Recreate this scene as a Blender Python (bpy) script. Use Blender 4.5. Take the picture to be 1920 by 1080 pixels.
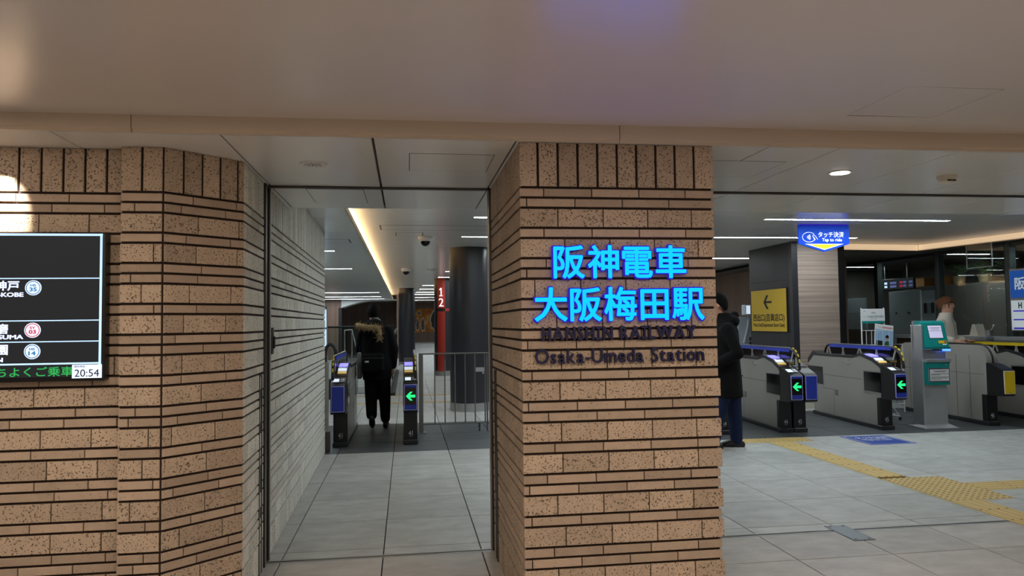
import bpy, bmesh, math, random
from mathutils import Vector, Matrix
random.seed(7)
scene = bpy.context.scene
COL = scene.collection
for o in list(bpy.data.objects):
    bpy.data.objects.remove(o)

# ------------------------------------------------------------------ camera
F_PX = 1391.0
cam_d = bpy.data.cameras.new('camera')
cam_d.sensor_width = 36.0
cam_d.lens = F_PX / 1920 * 36
cam_d.clip_start = 0.02
cam_d.clip_end = 300
cam = bpy.data.objects.new('camera', cam_d)
COL.objects.link(cam)
_R = Matrix(((0.9899642675, 0.0058019571, -0.1411987477),
             (-0.1407583689, -0.0483412580, -0.9888630868),
             (-0.0125630663, 0.9988140268, -0.0470394441)))
_M = _R.to_4x4()
_M.translation = Vector((0, 0, 1.5))
cam.matrix_world = _M
scene.camera = cam

# ------------------------------------------------------------------ world, exposure
w = bpy.data.worlds.new('world')
scene.world = w
w.use_nodes = True
w.node_tree.nodes['Background'].inputs[0].default_value = (0.6, 0.65, 0.7, 1)
w.node_tree.nodes['Background'].inputs[1].default_value = 0.05
vs = scene.view_settings
vs.view_transform = 'Standard'
vs.look = 'None'
vs.exposure = 0.0
vs.gamma = 1.0
vs.use_curve_mapping = False
scene.cycles.max_bounces = 7
scene.cycles.diffuse_bounces = 3
scene.cycles.glossy_bounces = 3
scene.cycles.transparent_max_bounces = 10
scene.cycles.caustics_reflective = False
scene.cycles.caustics_refractive = False

STRIP_POWER = 50.0      # emission of the white ceiling strips
WARM_DOWN = 20.0       # watts of one warm downlight in the outer hall
COVE_POWER = 13.0

CEIL = 2.82            # ceiling behind the ticket gates
LOWC = 2.60            # lower ceiling left of the cove
SOF = 2.41             # soffit over the shutter line
NEARC = 2.49           # ceiling of the outer hall


def srgb(r, g, b):
    def c(v):
        v /= 255.0
        return v / 12.92 if v <= 0.04045 else ((v + 0.055) / 1.055) ** 2.4
    return (c(r), c(g), c(b), 1)


ORD = ['first', 'second', 'third', 'fourth', 'fifth', 'sixth', 'seventh', 'eighth', 'ninth', 'tenth', 'eleventh', 'twelfth', 'thirteenth', 'fourteenth', 'fifteenth', 'sixteenth', 'seventeenth', 'eighteenth', 'nineteenth', 'twentieth']

# ------------------------------------------------------------------ materials
MATS = {}


def base_mat(name):
    m = bpy.data.materials.new(name)
    m.use_nodes = True
    nt = m.node_tree
    b = nt.nodes['Principled BSDF']
    MATS[name] = m
    return m, nt, b


def N(nt, t, **kw):
    n = nt.nodes.new(t)
    for k, v in kw.items():
        setattr(n, k, v)
    return n


def plain(name, col, rough=0.5, metal=0.0, spec=0.5, var=0.06, scale=8.0, bump=0.0, bscale=200.0, stretch=None, coat=0.0):
    """A surface of one colour with faint mottling and fine relief."""
    m, nt, b = base_mat(name)
    tc = N(nt, 'ShaderNodeTexCoord')
    src = tc.outputs['Object']
    if stretch:
        mp = N(nt, 'ShaderNodeMapping')
        mp.inputs['Scale'].default_value = stretch
        nt.links.new(src, mp.inputs[0])
        src = mp.outputs[0]
    no = N(nt, 'ShaderNodeTexNoise')
    no.inputs['Scale'].default_value = scale
    no.inputs['Detail'].default_value = 4
    nt.links.new(src, no.inputs['Vector'])
    mix = N(nt, 'ShaderNodeMix', data_type='RGBA')
    mix.inputs[6].default_value = tuple(max(0, c * (1 - var)) for c in col[:3]) + (1,)
    mix.inputs[7].default_value = tuple(min(1, c * (1 + var)) for c in col[:3]) + (1,)
    nt.links.new(no.outputs[0], mix.inputs[0])
    nt.links.new(mix.outputs[2], b.inputs['Base Color'])
    b.inputs['Roughness'].default_value = rough
    b.inputs['Metallic'].default_value = metal
    b.inputs['Specular IOR Level'].default_value = spec
    b.inputs['Coat Weight'].default_value = coat
    if bump:
        n2 = N(nt, 'ShaderNodeTexNoise')
        n2.inputs['Scale'].default_value = bscale
        nt.links.new(src, n2.inputs['Vector'])
        bp = N(nt, 'ShaderNodeBump')
        bp.inputs['Strength'].default_value = bump
        bp.inputs['Distance'].default_value = 0.002
        nt.links.new(n2.outputs[0], bp.inputs['Height'])
        nt.links.new(bp.outputs[0], b.inputs['Normal'])
    return m


def glow(name, col, strength, base=None):
    m, nt, b = base_mat(name)
    b.inputs['Base Color'].default_value = base or col
    b.inputs['Emission Color'].default_value = col
    b.inputs['Emission Strength'].default_value = strength
    b.inputs['Roughness'].default_value = 0.4
    b.inputs['Specular IOR Level'].default_value = 0.08
    return m


def glass(name, col=(0.9, 0.95, 0.94, 1), rough=0.0, alpha=0.12):
    """Clear pane: mostly see-through with a mirror-like sheen."""
    m, nt, b = base_mat(name)
    out = nt.nodes['Material Output']
    tr = N(nt, 'ShaderNodeBsdfTransparent')
    tr.inputs[0].default_value = col
    gl = N(nt, 'ShaderNodeBsdfGlossy')
    gl.inputs['Roughness'].default_value = rough
    lw = N(nt, 'ShaderNodeLayerWeight')
    lw.inputs[0].default_value = 0.5
    pw = N(nt, 'ShaderNodeMath', operation='POWER')
    pw.inputs[1].default_value = 4.0
    nt.links.new(lw.outputs['Facing'], pw.inputs[0])
    fr = N(nt, 'ShaderNodeMapRange')
    fr.inputs[3].default_value = 0.03
    fr.inputs[4].default_value = 0.55
    nt.links.new(pw.outputs[0], fr.inputs[0])
    mx = N(nt, 'ShaderNodeMixShader')
    nt.links.new(fr.outputs[0], mx.inputs[0])
    nt.links.new(tr.outputs[0], mx.inputs[1])
    nt.links.new(gl.outputs[0], mx.inputs[2])
    nt.links.new(mx.outputs[0], out.inputs[0])
    return m


def brick_mat(name, base, speck_amount, speck_scale, bump):
    m, nt, b = base_mat(name)
    tc = N(nt, 'ShaderNodeTexCoord')
    oi = N(nt, 'ShaderNodeObjectInfo')
    mul = N(nt, 'ShaderNodeMath', operation='MULTIPLY')
    mul.inputs[1].default_value = 37.0
    nt.links.new(oi.outputs['Random'], mul.inputs[0])
    add = N(nt, 'ShaderNodeVectorMath', operation='ADD')
    nt.links.new(tc.outputs['Object'], add.inputs[0])
    nt.links.new(mul.outputs[0], add.inputs[1])
    # tone of each brick
    hsv = N(nt, 'ShaderNodeMapRange')
    hsv.inputs[3].default_value = 0.84
    hsv.inputs[4].default_value = 1.12
    nt.links.new(oi.outputs['Random'], hsv.inputs[0])
    cl = N(nt, 'ShaderNodeTexNoise')
    cl.inputs['Scale'].default_value = 14
    cl.inputs['Detail'].default_value = 5
    nt.links.new(add.outputs[0], cl.inputs['Vector'])
    m0 = N(nt, 'ShaderNodeMix', data_type='RGBA')
    m0.inputs[6].default_value = tuple(c * 0.80 for c in base[:3]) + (1,)
    m0.inputs[7].default_value = tuple(min(1, c * 1.15) for c in base[:3]) + (1,)
    nt.links.new(cl.outputs[0], m0.inputs[0])
    m1 = N(nt, 'ShaderNodeVectorMath', operation='SCALE')
    nt.links.new(m0.outputs[2], m1.inputs[0])
    nt.links.new(hsv.outputs[0], m1.inputs['Scale'])
    # dark pits
    wv = N(nt, 'ShaderNodeTexNoise')
    wv.inputs['Scale'].default_value = speck_scale
    wv.inputs['Detail'].default_value = 2
    wv.inputs['Roughness'].default_value = 0.6
    nt.links.new(add.outputs[0], wv.inputs['Vector'])
    ramp = N(nt, 'ShaderNodeMapRange')
    ramp.inputs[1].default_value = 0.60 - speck_amount
    ramp.inputs[2].default_value = 0.66 - speck_amount
    nt.links.new(wv.outputs[0], ramp.inputs[0])
    m2 = N(nt, 'ShaderNodeMix', data_type='RGBA')
    nt.links.new(ramp.outputs[0], m2.inputs[0])
    nt.links.new(m1.outputs[0], m2.inputs[6])
    m2.inputs[7].default_value = tuple(c * 0.22 for c in base[:3]) + (1,)
    nt.links.new(m2.outputs[2], b.inputs['Base Color'])
    b.inputs['Roughness'].default_value = 0.85
    b.inputs['Specular IOR Level'].default_value = 0.25
    hm = N(nt, 'ShaderNodeMath', operation='SUBTRACT')
    nt.links.new(cl.outputs[0], hm.inputs[0])
    nt.links.new(ramp.outputs[0], hm.inputs[1])
    bp = N(nt, 'ShaderNodeBump')
    bp.inputs['Strength'].default_value = bump
    bp.inputs['Distance'].default_value = 0.003
    nt.links.new(hm.outputs[0], bp.inputs['Height'])
    nt.links.new(bp.outputs[0], b.inputs['Normal'])
    return m


def tile_mat(name, a, c, rough):
    m, nt, b = base_mat(name)
    tc = N(nt, 'ShaderNodeTexCoord')
    oi = N(nt, 'ShaderNodeObjectInfo')
    mul = N(nt, 'ShaderNodeMath', operation='MULTIPLY')
    mul.inputs[1].default_value = 91.0
    nt.links.new(oi.outputs['Random'], mul.inputs[0])
    add = N(nt, 'ShaderNodeVectorMath', operation='ADD')
    nt.links.new(tc.outputs['Object'], add.inputs[0])
    nt.links.new(mul.outputs[0], add.inputs[1])
    mp = N(nt, 'ShaderNodeMapping')
    mp.inputs['Scale'].default_value = (1.0, 1.7, 1.0)
    nt.links.new(add.outputs[0], mp.inputs[0])
    n1 = N(nt, 'ShaderNodeTexNoise')
    n1.inputs['Scale'].default_value = 4.5
    n1.inputs['Detail'].default_value = 10
    n1.inputs['Roughness'].default_value = 0.62
    nt.links.new(mp.outputs[0], n1.inputs['Vector'])
    mr = N(nt, 'ShaderNodeMapRange')
    mr.inputs[1].default_value = 0.25
    mr.inputs[2].default_value = 0.75
    nt.links.new(n1.outputs[0], mr.inputs[0])
    mx = N(nt, 'ShaderNodeMix', data_type='RGBA')
    mx.inputs[6].default_value = a
    mx.inputs[7].default_value = c
    nt.links.new(mr.outputs[0], mx.inputs[0])
    tone = N(nt, 'ShaderNodeMapRange')
    tone.inputs[3].default_value = 0.90
    tone.inputs[4].default_value = 1.06
    nt.links.new(oi.outputs['Random'], tone.inputs[0])
    sc = N(nt, 'ShaderNodeVectorMath', operation='SCALE')
    nt.links.new(mx.outputs[2], sc.inputs[0])
    nt.links.new(tone.outputs[0], sc.inputs['Scale'])
    nt.links.new(sc.outputs[0], b.inputs['Base Color'])
    b.inputs['Roughness'].default_value = rough
    bp = N(nt, 'ShaderNodeBump')
    bp.inputs['Strength'].default_value = 0.15
    bp.inputs['Distance'].default_value = 0.002
    nt.links.new(n1.outputs[0], bp.inputs['Height'])
    nt.links.new(bp.outputs[0], b.inputs['Normal'])
    return m


def wood_mat(name, a, c, axis, scale, rough=0.45):
    """Grain lines running along the given axis ('x' or 'z')."""
    m, nt, b = base_mat(name)
    tc = N(nt, 'ShaderNodeTexCoord')
    mp = N(nt, 'ShaderNodeMapping')
    s = {'x': (0.35, 0.35, scale), 'z': (scale, scale, 0.25)}[axis]
    mp.inputs['Scale'].default_value = s
    nt.links.new(tc.outputs['Object'], mp.inputs[0])
    n1 = N(nt, 'ShaderNodeTexNoise')
    n1.inputs['Scale'].default_value = 1.0
    n1.inputs['Detail'].default_value = 6
    n1.inputs['Roughness'].default_value = 0.7
    nt.links.new(mp.outputs[0], n1.inputs['Vector'])
    mr = N(nt, 'ShaderNodeMapRange')
    mr.inputs[1].default_value = 0.35
    mr.inputs[2].default_value = 0.68
    nt.links.new(n1.outputs[0], mr.inputs[0])
    mx = N(nt, 'ShaderNodeMix', data_type='RGBA')
    mx.inputs[6].default_value = a
    mx.inputs[7].default_value = c
    nt.links.new(mr.outputs[0], mx.inputs[0])
    nt.links.new(mx.outputs[2], b.inputs['Base Color'])
    b.inputs['Roughness'].default_value = rough
    return m


BRICK_C = srgb(192, 171, 151)
brick_mat('brick_thick', BRICK_C, 0.022, 115, 0.55)
brick_mat('brick_pale_lit_thick', srgb(230, 227, 216), 0.005, 115, 0.4)  # paler brick, with the passage's cool light put into its tone
brick_mat('brick_pale_lit_thin', srgb(220, 216, 206), -0.08, 110, 0.3)
brick_mat('brick_thin', srgb(184, 163, 145), -0.06, 110, 0.6)
plain('mortar', srgb(42, 30, 25), 0.95, bump=0.3)
plain('panel_ceiling', srgb(212, 203, 196), 0.28, spec=0.5, var=0.02, scale=3)
plain('panel_back', srgb(230, 229, 226), 0.24, spec=0.6, var=0.02, scale=3)
plain('beam_metal', srgb(212, 196, 178), 0.35, var=0.02, scale=3)
plain('joint_dark', srgb(70, 64, 60), 0.8)
tile_mat('floor_tile', srgb(160, 162, 160), srgb(200, 201, 198), 0.42)
tile_mat('floor_tile_warm_lit', srgb(160, 155, 150), srgb(196, 191, 186), 0.42)  # warm hall light put into the tile colour before the shutter track
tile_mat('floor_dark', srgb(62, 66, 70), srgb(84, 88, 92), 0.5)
plain('grout', srgb(44, 44, 46), 0.9)
plain('tactile_yellow', srgb(206, 178, 112), 0.6, var=0.1, scale=30, bump=0.1)
plain('tactile_dark', srgb(164, 136, 80), 0.6, var=0.15, scale=30, bump=0.1)  # darker yellow for the dots and the bar ends
plain('steel', srgb(170, 170, 168), 0.32, 0.6, var=0.05, scale=4, stretch=(1, 1, 12))
plain('plate_steel', srgb(118, 126, 130), 0.35, 0.5, var=0.06)
plain('steel_dark', srgb(96, 92, 88), 0.35, 0.9, var=0.08, scale=4, stretch=(30, 30, 1))
plain('gate_steel', srgb(168, 165, 159), 0.36, 0.25, var=0.08, scale=3)
plain('fence_steel', srgb(126, 126, 124), 0.35, 0.6, var=0.06)
plain('gate_dark', srgb(42, 42, 46), 0.45, var=0.1, scale=10)
plain('black_plastic', srgb(20, 20, 22), 0.35, var=0.1)
plain('black_gloss', srgb(8, 8, 9), 0.12, var=0.1)
plain('blue_panel', srgb(30, 52, 160), 0.4, var=0.05)
plain('blue_rail', srgb(52, 74, 190), 0.4, var=0.05)
plain('lavender', srgb(170, 170, 236), 0.4, var=0.03)
plain('yellow_panel', srgb(226, 196, 30), 0.45, var=0.04)
plain('yellow_sign', srgb(214, 178, 52), 0.5, var=0.02)
plain('sign_black', srgb(22, 20, 20), 0.5)
plain('white_paint', srgb(226, 228, 230), 0.45, var=0.02)
plain('cream', srgb(222, 214, 198), 0.6, var=0.03)
plain('column_dark', srgb(44, 44, 50), 0.35, var=0.08, scale=6, stretch=(20, 20, 0.3))
plain('column_red', srgb(172, 50, 38), 0.45, var=0.04)
plain('teal', srgb(0, 138, 134), 0.4, var=0.04)
plain('teal_dark', srgb(0, 96, 98), 0.4, var=0.04)
plain('aluminium', srgb(196, 198, 202), 0.35, 0.7, var=0.03)
plain('navy', srgb(27, 27, 72), 0.4, var=0.05)
glow('navy_body', (0.06, 0.03, 1.0, 1), 0.35, srgb(24, 26, 110))
plain('cloth_black', srgb(16, 16, 18), 0.95, spec=0.2, var=0.25, scale=25, bump=0.4, bscale=60)
plain('cloth_navy', srgb(34, 44, 74), 0.95, spec=0.2, var=0.2, scale=40, bump=0.3, bscale=90)
plain('cloth_white', srgb(222, 214, 200), 0.9, spec=0.2, var=0.08, scale=20, bump=0.5, bscale=40)
plain('cloth_grey', srgb(150, 150, 152), 0.9, spec=0.2, var=0.1, scale=20)
plain('fur', srgb(176, 154, 116), 0.95, spec=0.1, var=0.45, scale=60)
plain('skin', srgb(214, 164, 138), 0.55, var=0.04)
plain('hair_black', srgb(11, 10, 11), 0.85, spec=0.15, var=0.3, scale=60, stretch=(4, 4, 0.6))
plain('hair_brown', srgb(108, 70, 48), 0.8, spec=0.2, var=0.3, scale=50, stretch=(4, 4, 0.6))
plain('lips', srgb(176, 92, 84), 0.5)
plain('leaf', srgb(104, 160, 86), 0.5, var=0.4, scale=8)
plain('basket', srgb(196, 170, 130), 0.8, var=0.2, scale=40)
plain('orange_box', srgb(196, 130, 64), 0.7, var=0.1)
plain('office_wall', srgb(112, 106, 98), 0.7, var=0.03)
plain('office_white', srgb(190, 196, 200), 0.5, var=0.03)
plain('mullion', srgb(92, 98, 98), 0.35, 0.7, var=0.05)
plain('paper', srgb(232, 234, 236), 0.6, var=0.01)
plain('ink', srgb(40, 42, 50), 0.6)
plain('ink_teal', srgb(20, 110, 120), 0.6)
plain('ink_red', srgb(190, 40, 50), 0.6)
plain('number_grey', srgb(214, 214, 216), 0.6)
plain('ink_grey', srgb(150, 152, 156), 0.6)
plain('print_sky', srgb(150, 190, 224), 0.5, var=0.15, scale=6)
plain('print_green', srgb(46, 92, 60), 0.5)
plain('floor_sticker', srgb(26, 62, 150), 0.5, var=0.08)
plain('sticker_white', srgb(206, 214, 230), 0.5)
plain('machine_grey', srgb(184, 194, 204), 0.45, var=0.02)
plain('outer_wall', srgb(170, 160, 148), 0.8)
wood_mat('wood_column', srgb(142, 124, 114), srgb(188, 170, 158), 'x', 46)
wood_mat('wood_wall', srgb(118, 94, 82), srgb(146, 120, 106), 'z', 9)
wood_mat('wood_dark', srgb(34, 34, 40), srgb(46, 46, 54), 'z', 30)
wood_mat('wood_low', srgb(92, 74, 62), srgb(116, 96, 82), 'z', 8)
glass('pane')
glass('pane_rail', (0.86, 0.92, 0.90, 1))
glow('strip_white', (0.86, 0.96, 1.0, 1), STRIP_POWER)
glow('cove_warm', (1.0, 0.70, 0.38, 1), COVE_POWER)
glow('fascia_painted_glow', (1.0, 0.70, 0.42, 1), 0.62, srgb(222, 214, 198))  # indirect cove light put into the fascia as a glow
glow('downlight_white', (1.0, 0.95, 0.9, 1), 8.0)
glow('downlight_warm', (1.0, 0.84, 0.67, 1), 14.0)
glow('sign_cyan', (0.001, 0.135, 1.0, 1), 5.0, (0.0, 0.03, 0.1, 1))
glow('arrow_green', (0.02, 0.85, 0.20, 1), 1.3)
glow('reader_blue', (0.22, 0.20, 1.0, 1), 1.6)
glow('led_blue', (0.05, 0.18, 1.0, 1), 3.0)
glow('led_red', (1.0, 0.05, 0.03, 1), 3.0)
glow('slot_white', (0.75, 0.88, 1.0, 1), 0.7)
glow('slot_gold', (0.9, 0.62, 0.2, 1), 0.35)
glow('screen_black', (0.30, 0.33, 0.36, 1), 0.055, (0.01, 0.01, 0.012, 1))
glow('screen_line', (0.45, 0.68, 1.0, 1), 0.95)
glow('screen_white', (0.62, 0.72, 1.0, 1), 0.95)
glow('screen_pale', (0.66, 0.78, 1.0, 1), 0.85)
glow('screen_blue', (0.05, 0.25, 0.55, 1), 0.5)
glow('screen_red', (0.55, 0.04, 0.10, 1), 0.6)
glow('screen_ink', (0.02, 0.02, 0.04, 1), 0.2)
glow('screen_green', (0.03, 0.42, 0.10, 1), 0.6)
glow('kiosk_screen', (0.50, 0.48, 0.66, 1), 0.6)
glow('tap_blue', (0.02, 0.10, 0.70, 1), 0.16, srgb(26, 74, 205))
glow('tap_white', (0.9, 0.95, 1.0, 1), 0.45)
glow('tap_yellow', (0.95, 0.72, 0.03, 1), 0.3)
glow('number_white', (1.0, 0.95, 0.95, 1), 0.7)
glow('poster_lit', (0.62, 0.84, 1.0, 1), 0.9)
glow('office_sign_blue', (0.03, 0.14, 0.55, 1), 0.35, srgb(24, 70, 160))
glow('office_sign_white', (0.62, 0.70, 0.72, 1), 0.4)
glow('office_monitor', (0.25, 0.28, 0.7, 1), 0.25)


def mural_mat():
    m, nt, b = base_mat('mural_paint')
    tc = N(nt, 'ShaderNodeTexCoord')
    n1 = N(nt, 'ShaderNodeTexNoise')
    n1.inputs['Scale'].default_value = 2.2
    n1.inputs['Detail'].default_value = 6
    nt.links.new(tc.outputs['Object'], n1.inputs['Vector'])
    cr = N(nt, 'ShaderNodeValToRGB')
    e = cr.color_ramp.elements
    e[0].position = 0.30
    e[0].color = srgb(150, 62, 20)
    e[1].position = 0.72
    e[1].color = srgb(232, 200, 110)
    k = cr.color_ramp.elements.new(0.5)
    k.color = srgb(206, 128, 36)
    nt.links.new(n1.outputs[0], cr.inputs[0])
    nt.links.new(cr.outputs[0], b.inputs['Base Color'])
    b.inputs['Roughness'].default_value = 0.6


mural_mat()


# ------------------------------------------------------------------ mesh helpers
class MB:
    def __init__(self):
        self.v = []
        self.f = []

    def add(self, vs_, fs):
        k = len(self.v)
        self.v += [tuple(p) for p in vs_]
        self.f += [tuple(i + k for i in q) for q in fs]
        return self

    def box(self, x0, x1, y0, y1, z0, z1):
        return self.add([(x0, y0, z0), (x1, y0, z0), (x1, y1, z0), (x0, y1, z0),
                         (x0, y0, z1), (x1, y0, z1), (x1, y1, z1), (x0, y1, z1)],
                        [(3, 2, 1, 0), (4, 5, 6, 7), (0, 1, 5, 4), (1, 2, 6, 5), (2, 3, 7, 6), (3, 0, 4, 7)])

    def cbox(self, x0, x1, y0, y1, z0, z1, c=0.006):
        """box with chamfered vertical-plane corners on every edge (via bmesh bevel)"""
        bm = bmesh.new()
        bmesh.ops.create_cube(bm, size=1.0)
        for vv in bm.verts:
            vv.co = Vector(((x0 + x1) / 2 + vv.co.x * (x1 - x0), (y0 + y1) / 2 + vv.co.y * (y1 - y0), (z0 + z1) / 2 + vv.co.z * (z1 - z0)))
        bmesh.ops.bevel(bm, geom=list(bm.edges), offset=c, segments=1, affect='EDGES')
        bm.verts.index_update()
        self.add([vv.co[:] for vv in bm.verts], [tuple(q.index for q in ff.verts) for ff in bm.faces])
        bm.free()
        return self

    def prism(self, poly, a, b, axis='x'):
        """poly of (u,v) extruded from a to b along axis. x: u=y v=z; y: u=x v=z; z: u=x v=y"""
        n = len(poly)

        def P(u, v, t):
            return {'x': (t, u, v), 'y': (u, t, v), 'z': (u, v, t)}[axis]
        vs_ = [P(u, v, a) for u, v in poly] + [P(u, v, b) for u, v in poly]
        fs = [tuple(range(n))[::-1], tuple(range(n, 2 * n))]
        for i in range(n):
            j = (i + 1) % n
            fs.append((i, j, j + n, i + n))
        return self.add(vs_, fs)

    def tube(self, pts, r, n=10, caps=True, flat=None):
        """tube through pts; r number or list; flat=(ru, rv) rectangle-like factors"""
        pts = [Vector(p) for p in pts]
        m = len(pts)
        rr = r if isinstance(r, (list, tuple)) else [r] * m
        rings = []
        up = None
        for i in range(m):
            if i == 0:
                t = pts[1] - pts[0]
            elif i == m - 1:
                t = pts[-1] - pts[-2]
            else:
                t = (pts[i + 1] - pts[i]).normalized() + (pts[i] - pts[i - 1]).normalized()
            t.normalize()
            if up is None:
                up = Vector((0, 0, 1)) if abs(t.z) < 0.9 else Vector((1, 0, 0))
            s = t.cross(up)
            if s.length < 1e-5:
                s = t.cross(Vector((1, 0, 0)))
            s.normalize()
            u = s.cross(t).normalized()
            up = u
            rings.append([pts[i] + s * math.cos(2 * math.pi * k / n) * rr[i] + u * math.sin(2 * math.pi * k / n) * rr[i] for k in range(n)])
        vs_ = [p for rg in rings for p in rg]
        fs = []
        for i in range(m - 1):
            for k in range(n):
                k2 = (k + 1) % n
                fs.append((i * n + k, i * n + k2, (i + 1) * n + k2, (i + 1) * n + k))
        if caps:
            fs.append(tuple(range(n))[::-1])
            fs.append(tuple((m - 1) * n + k for k in range(n)))
        return self.add(vs_, fs)

    def rings(self, rgs, n=20, caps=True):
        """loft of horizontal-ish ellipses: (cx,cy,cz,rx,ry[,yaw])"""
        vs_ = []
        for g in rgs:
            cx, cy, cz, rx, ry = g[:5]
            a0 = g[5] if len(g) > 5 else 0.0
            ca, sa = math.cos(a0), math.sin(a0)
            for k in range(n):
                t = 2 * math.pi * k / n
                x, y = rx * math.cos(t), ry * math.sin(t)
                vs_.append((cx + x * ca - y * sa, cy + x * sa + y * ca, cz))
        fs = []
        m = len(rgs)
        for i in range(m - 1):
            for k in range(n):
                k2 = (k + 1) % n
                fs.append((i * n + k, i * n + k2, (i + 1) * n + k2, (i + 1) * n + k))
        if caps:
            fs.append(tuple(range(n))[::-1])
            fs.append(tuple((m - 1) * n + k for k in range(n)))
        return self.add(vs_, fs)

    def ball(self, c, r, n=14, m=8):
        rx, ry, rz = r if isinstance(r, (list, tuple)) else (r, r, r)
        rg = []
        for i in range(1, m):
            a = -math.pi / 2 + math.pi * i / m
            rg.append((c[0], c[1], c[2] + rz * math.sin(a), rx * math.cos(a), ry * math.cos(a)))
        return self.rings(rg, n)

    def disc(self, c, r, h, n=24, axis='z'):
        pts = [(r * math.cos(2 * math.pi * k / n), r * math.sin(2 * math.pi * k / n)) for k in range(n)]
        if axis == 'z':
            return self.prism([(c[0] + u, c[1] + v) for u, v in pts], c[2], c[2] + h, 'z')
        if axis == 'y':
            return self.prism([(c[0] + u, c[2] + v) for u, v in pts], c[1], c[1] + h, 'y')
        return self.prism([(c[1] + u, c[2] + v) for u, v in pts], c[0], c[0] + h, 'x')

    def mesh(self, name):
        me = bpy.data.meshes.new(name)
        me.from_pydata(self.v, [], self.f)
        bm = bmesh.new()
        bm.from_mesh(me)
        bmesh.ops.recalc_face_normals(bm, faces=bm.faces)
        bm.to_mesh(me)
        bm.free()
        return me

    def build(self, name, mat, parent=None, smooth=False, loc=None):
        me = self.mesh(name)
        me.materials.append(MATS[mat])
        if smooth:
            shade(me)
        return link(name, me, parent, loc)


def shade(me, ang=40):
    me.polygons.foreach_set('use_smooth', [True] * len(me.polygons))
    try:
        me.set_sharp_from_angle(angle=math.radians(ang))
    except Exception:
        pass


def link(name, me, parent=None, loc=None):
    o = bpy.data.objects.new(name, me)
    COL.objects.link(o)
    if parent:
        o.parent = parent
    if loc:
        o.location = loc
    return o


def tag(o, label, cat, group=None):
    o['label'] = label
    o['category'] = cat
    if group:
        o['group'] = group
    return o


def thing(name, label, cat, loc=(0, 0, 0), rz=0.0, group=None):
    o = bpy.data.objects.new(name, None)
    o.empty_display_size = 0.1
    COL.objects.link(o)
    o.location = loc
    o.rotation_euler = (0, 0, rz)
    return tag(o, label, cat, group)


def struct(o, label=None):
    o['kind'] = 'structure'
    if label:
        o['label'] = label
    return o


def stuff(o):
    o['kind'] = 'stuff'
    return o


# ---- lettering: outlines from the built-in typeface, fitted to a box
_GL = {}


def glyph(body, depth, bold=0.0):
    key = (body, round(depth, 5), round(bold, 4))
    if key in _GL:
        return _GL[key]
    c = bpy.data.curves.new('lettering', 'FONT')
    c.body = body
    c.size = 1.0
    c.extrude = depth
    c.resolution_u = 3
    o = bpy.data.objects.new('lettering', c)
    COL.objects.link(o)
    dg = bpy.context.evaluated_depsgraph_get()
    dg.update()
    me = bpy.data.meshes.new_from_object(o.evaluated_get(dg))
    V = [v.co.copy() for v in me.vertices]
    Fc = [tuple(p.vertices) for p in me.polygons]
    bpy.data.objects.remove(o)
    bpy.data.curves.remove(c)
    bpy.data.meshes.remove(me)
    if bold:
        V2, F2 = [], []
        sh = [(bold * math.cos(k * math.pi / 4), bold * math.sin(k * math.pi / 4)) for k in range(8)] + [(0, 0)]
        for ci, (dx, dy) in enumerate(sh):
            k0 = len(V2)
            zs = 1.0 - 0.03 * (len(sh) - 1 - ci)
            V2 += [Vector((v.x + dx, v.y + dy, v.z * zs)) for v in V]
            F2 += [tuple(i + k0 for i in q) for q in Fc]
        V, F_ = V2, F2
    else:
        F_ = Fc
    xs = [v.x for v in V]
    ys = [v.y for v in V]
    r = (V, F_, min(xs), max(xs), min(ys), max(ys))
    _GL[key] = r
    return r


def text_mesh(name, body, w, h, depth=0.0008, bold=0.0, mat='ink'):
    """mesh in local XY (facing +Z), fitted to w x h and centred; depth in metres (half)."""
    V, Fs, x0, x1, y0, y1 = glyph(body, 1.0, bold)
    sx = w / max(1e-6, x1 - x0)
    sy = h / max(1e-6, y1 - y0)
    if h is None or w is None:
        pass
    me = bpy.data.meshes.new(name)
    me.from_pydata([((v.x - (x0 + x1) / 2) * sx, (v.y - (y0 + y1) / 2) * sy, v.z * depth) for v in V], [], Fs)
    me.materials.append(MATS[mat])
    return me


FRONT = (math.pi / 2, 0, 0)                    # reads from -Y
LEFTF = (math.pi / 2, 0, -math.pi / 2)         # reads from -X


def text(name, body, loc, w, h, mat, rot=FRONT, depth=0.0008, bold=0.0, parent=None):
    o = link(name, text_mesh(name, body, w, h, depth, bold, mat), parent, loc)
    o.rotation_euler = rot
    return o


# ------------------------------------------------------------------ outer hall, soffit, ceilings
def box_struct(name, mat, *a):
    return struct(MB().box(*a).build(name, mat))


floor = box_struct('floor', 'grout', -12, 14, -6, 60, -0.30, -0.012)
box_struct('wall_outer_back', 'outer_wall', -12, 14, -6.3, -6.0, 0, 3.2)
box_struct('wall_outer_side_left', 'outer_wall', -12.2, -12, -6, 60, 0, 3.2)
box_struct('wall_outer_side_right', 'outer_wall', 14, 14.2, -6, 60, 0, 3.2)

# floor tiles
TX0, TP = -0.158, 0.643
TY0, TYP = 5.14, 0.73
_tile_cache = {}


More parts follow.
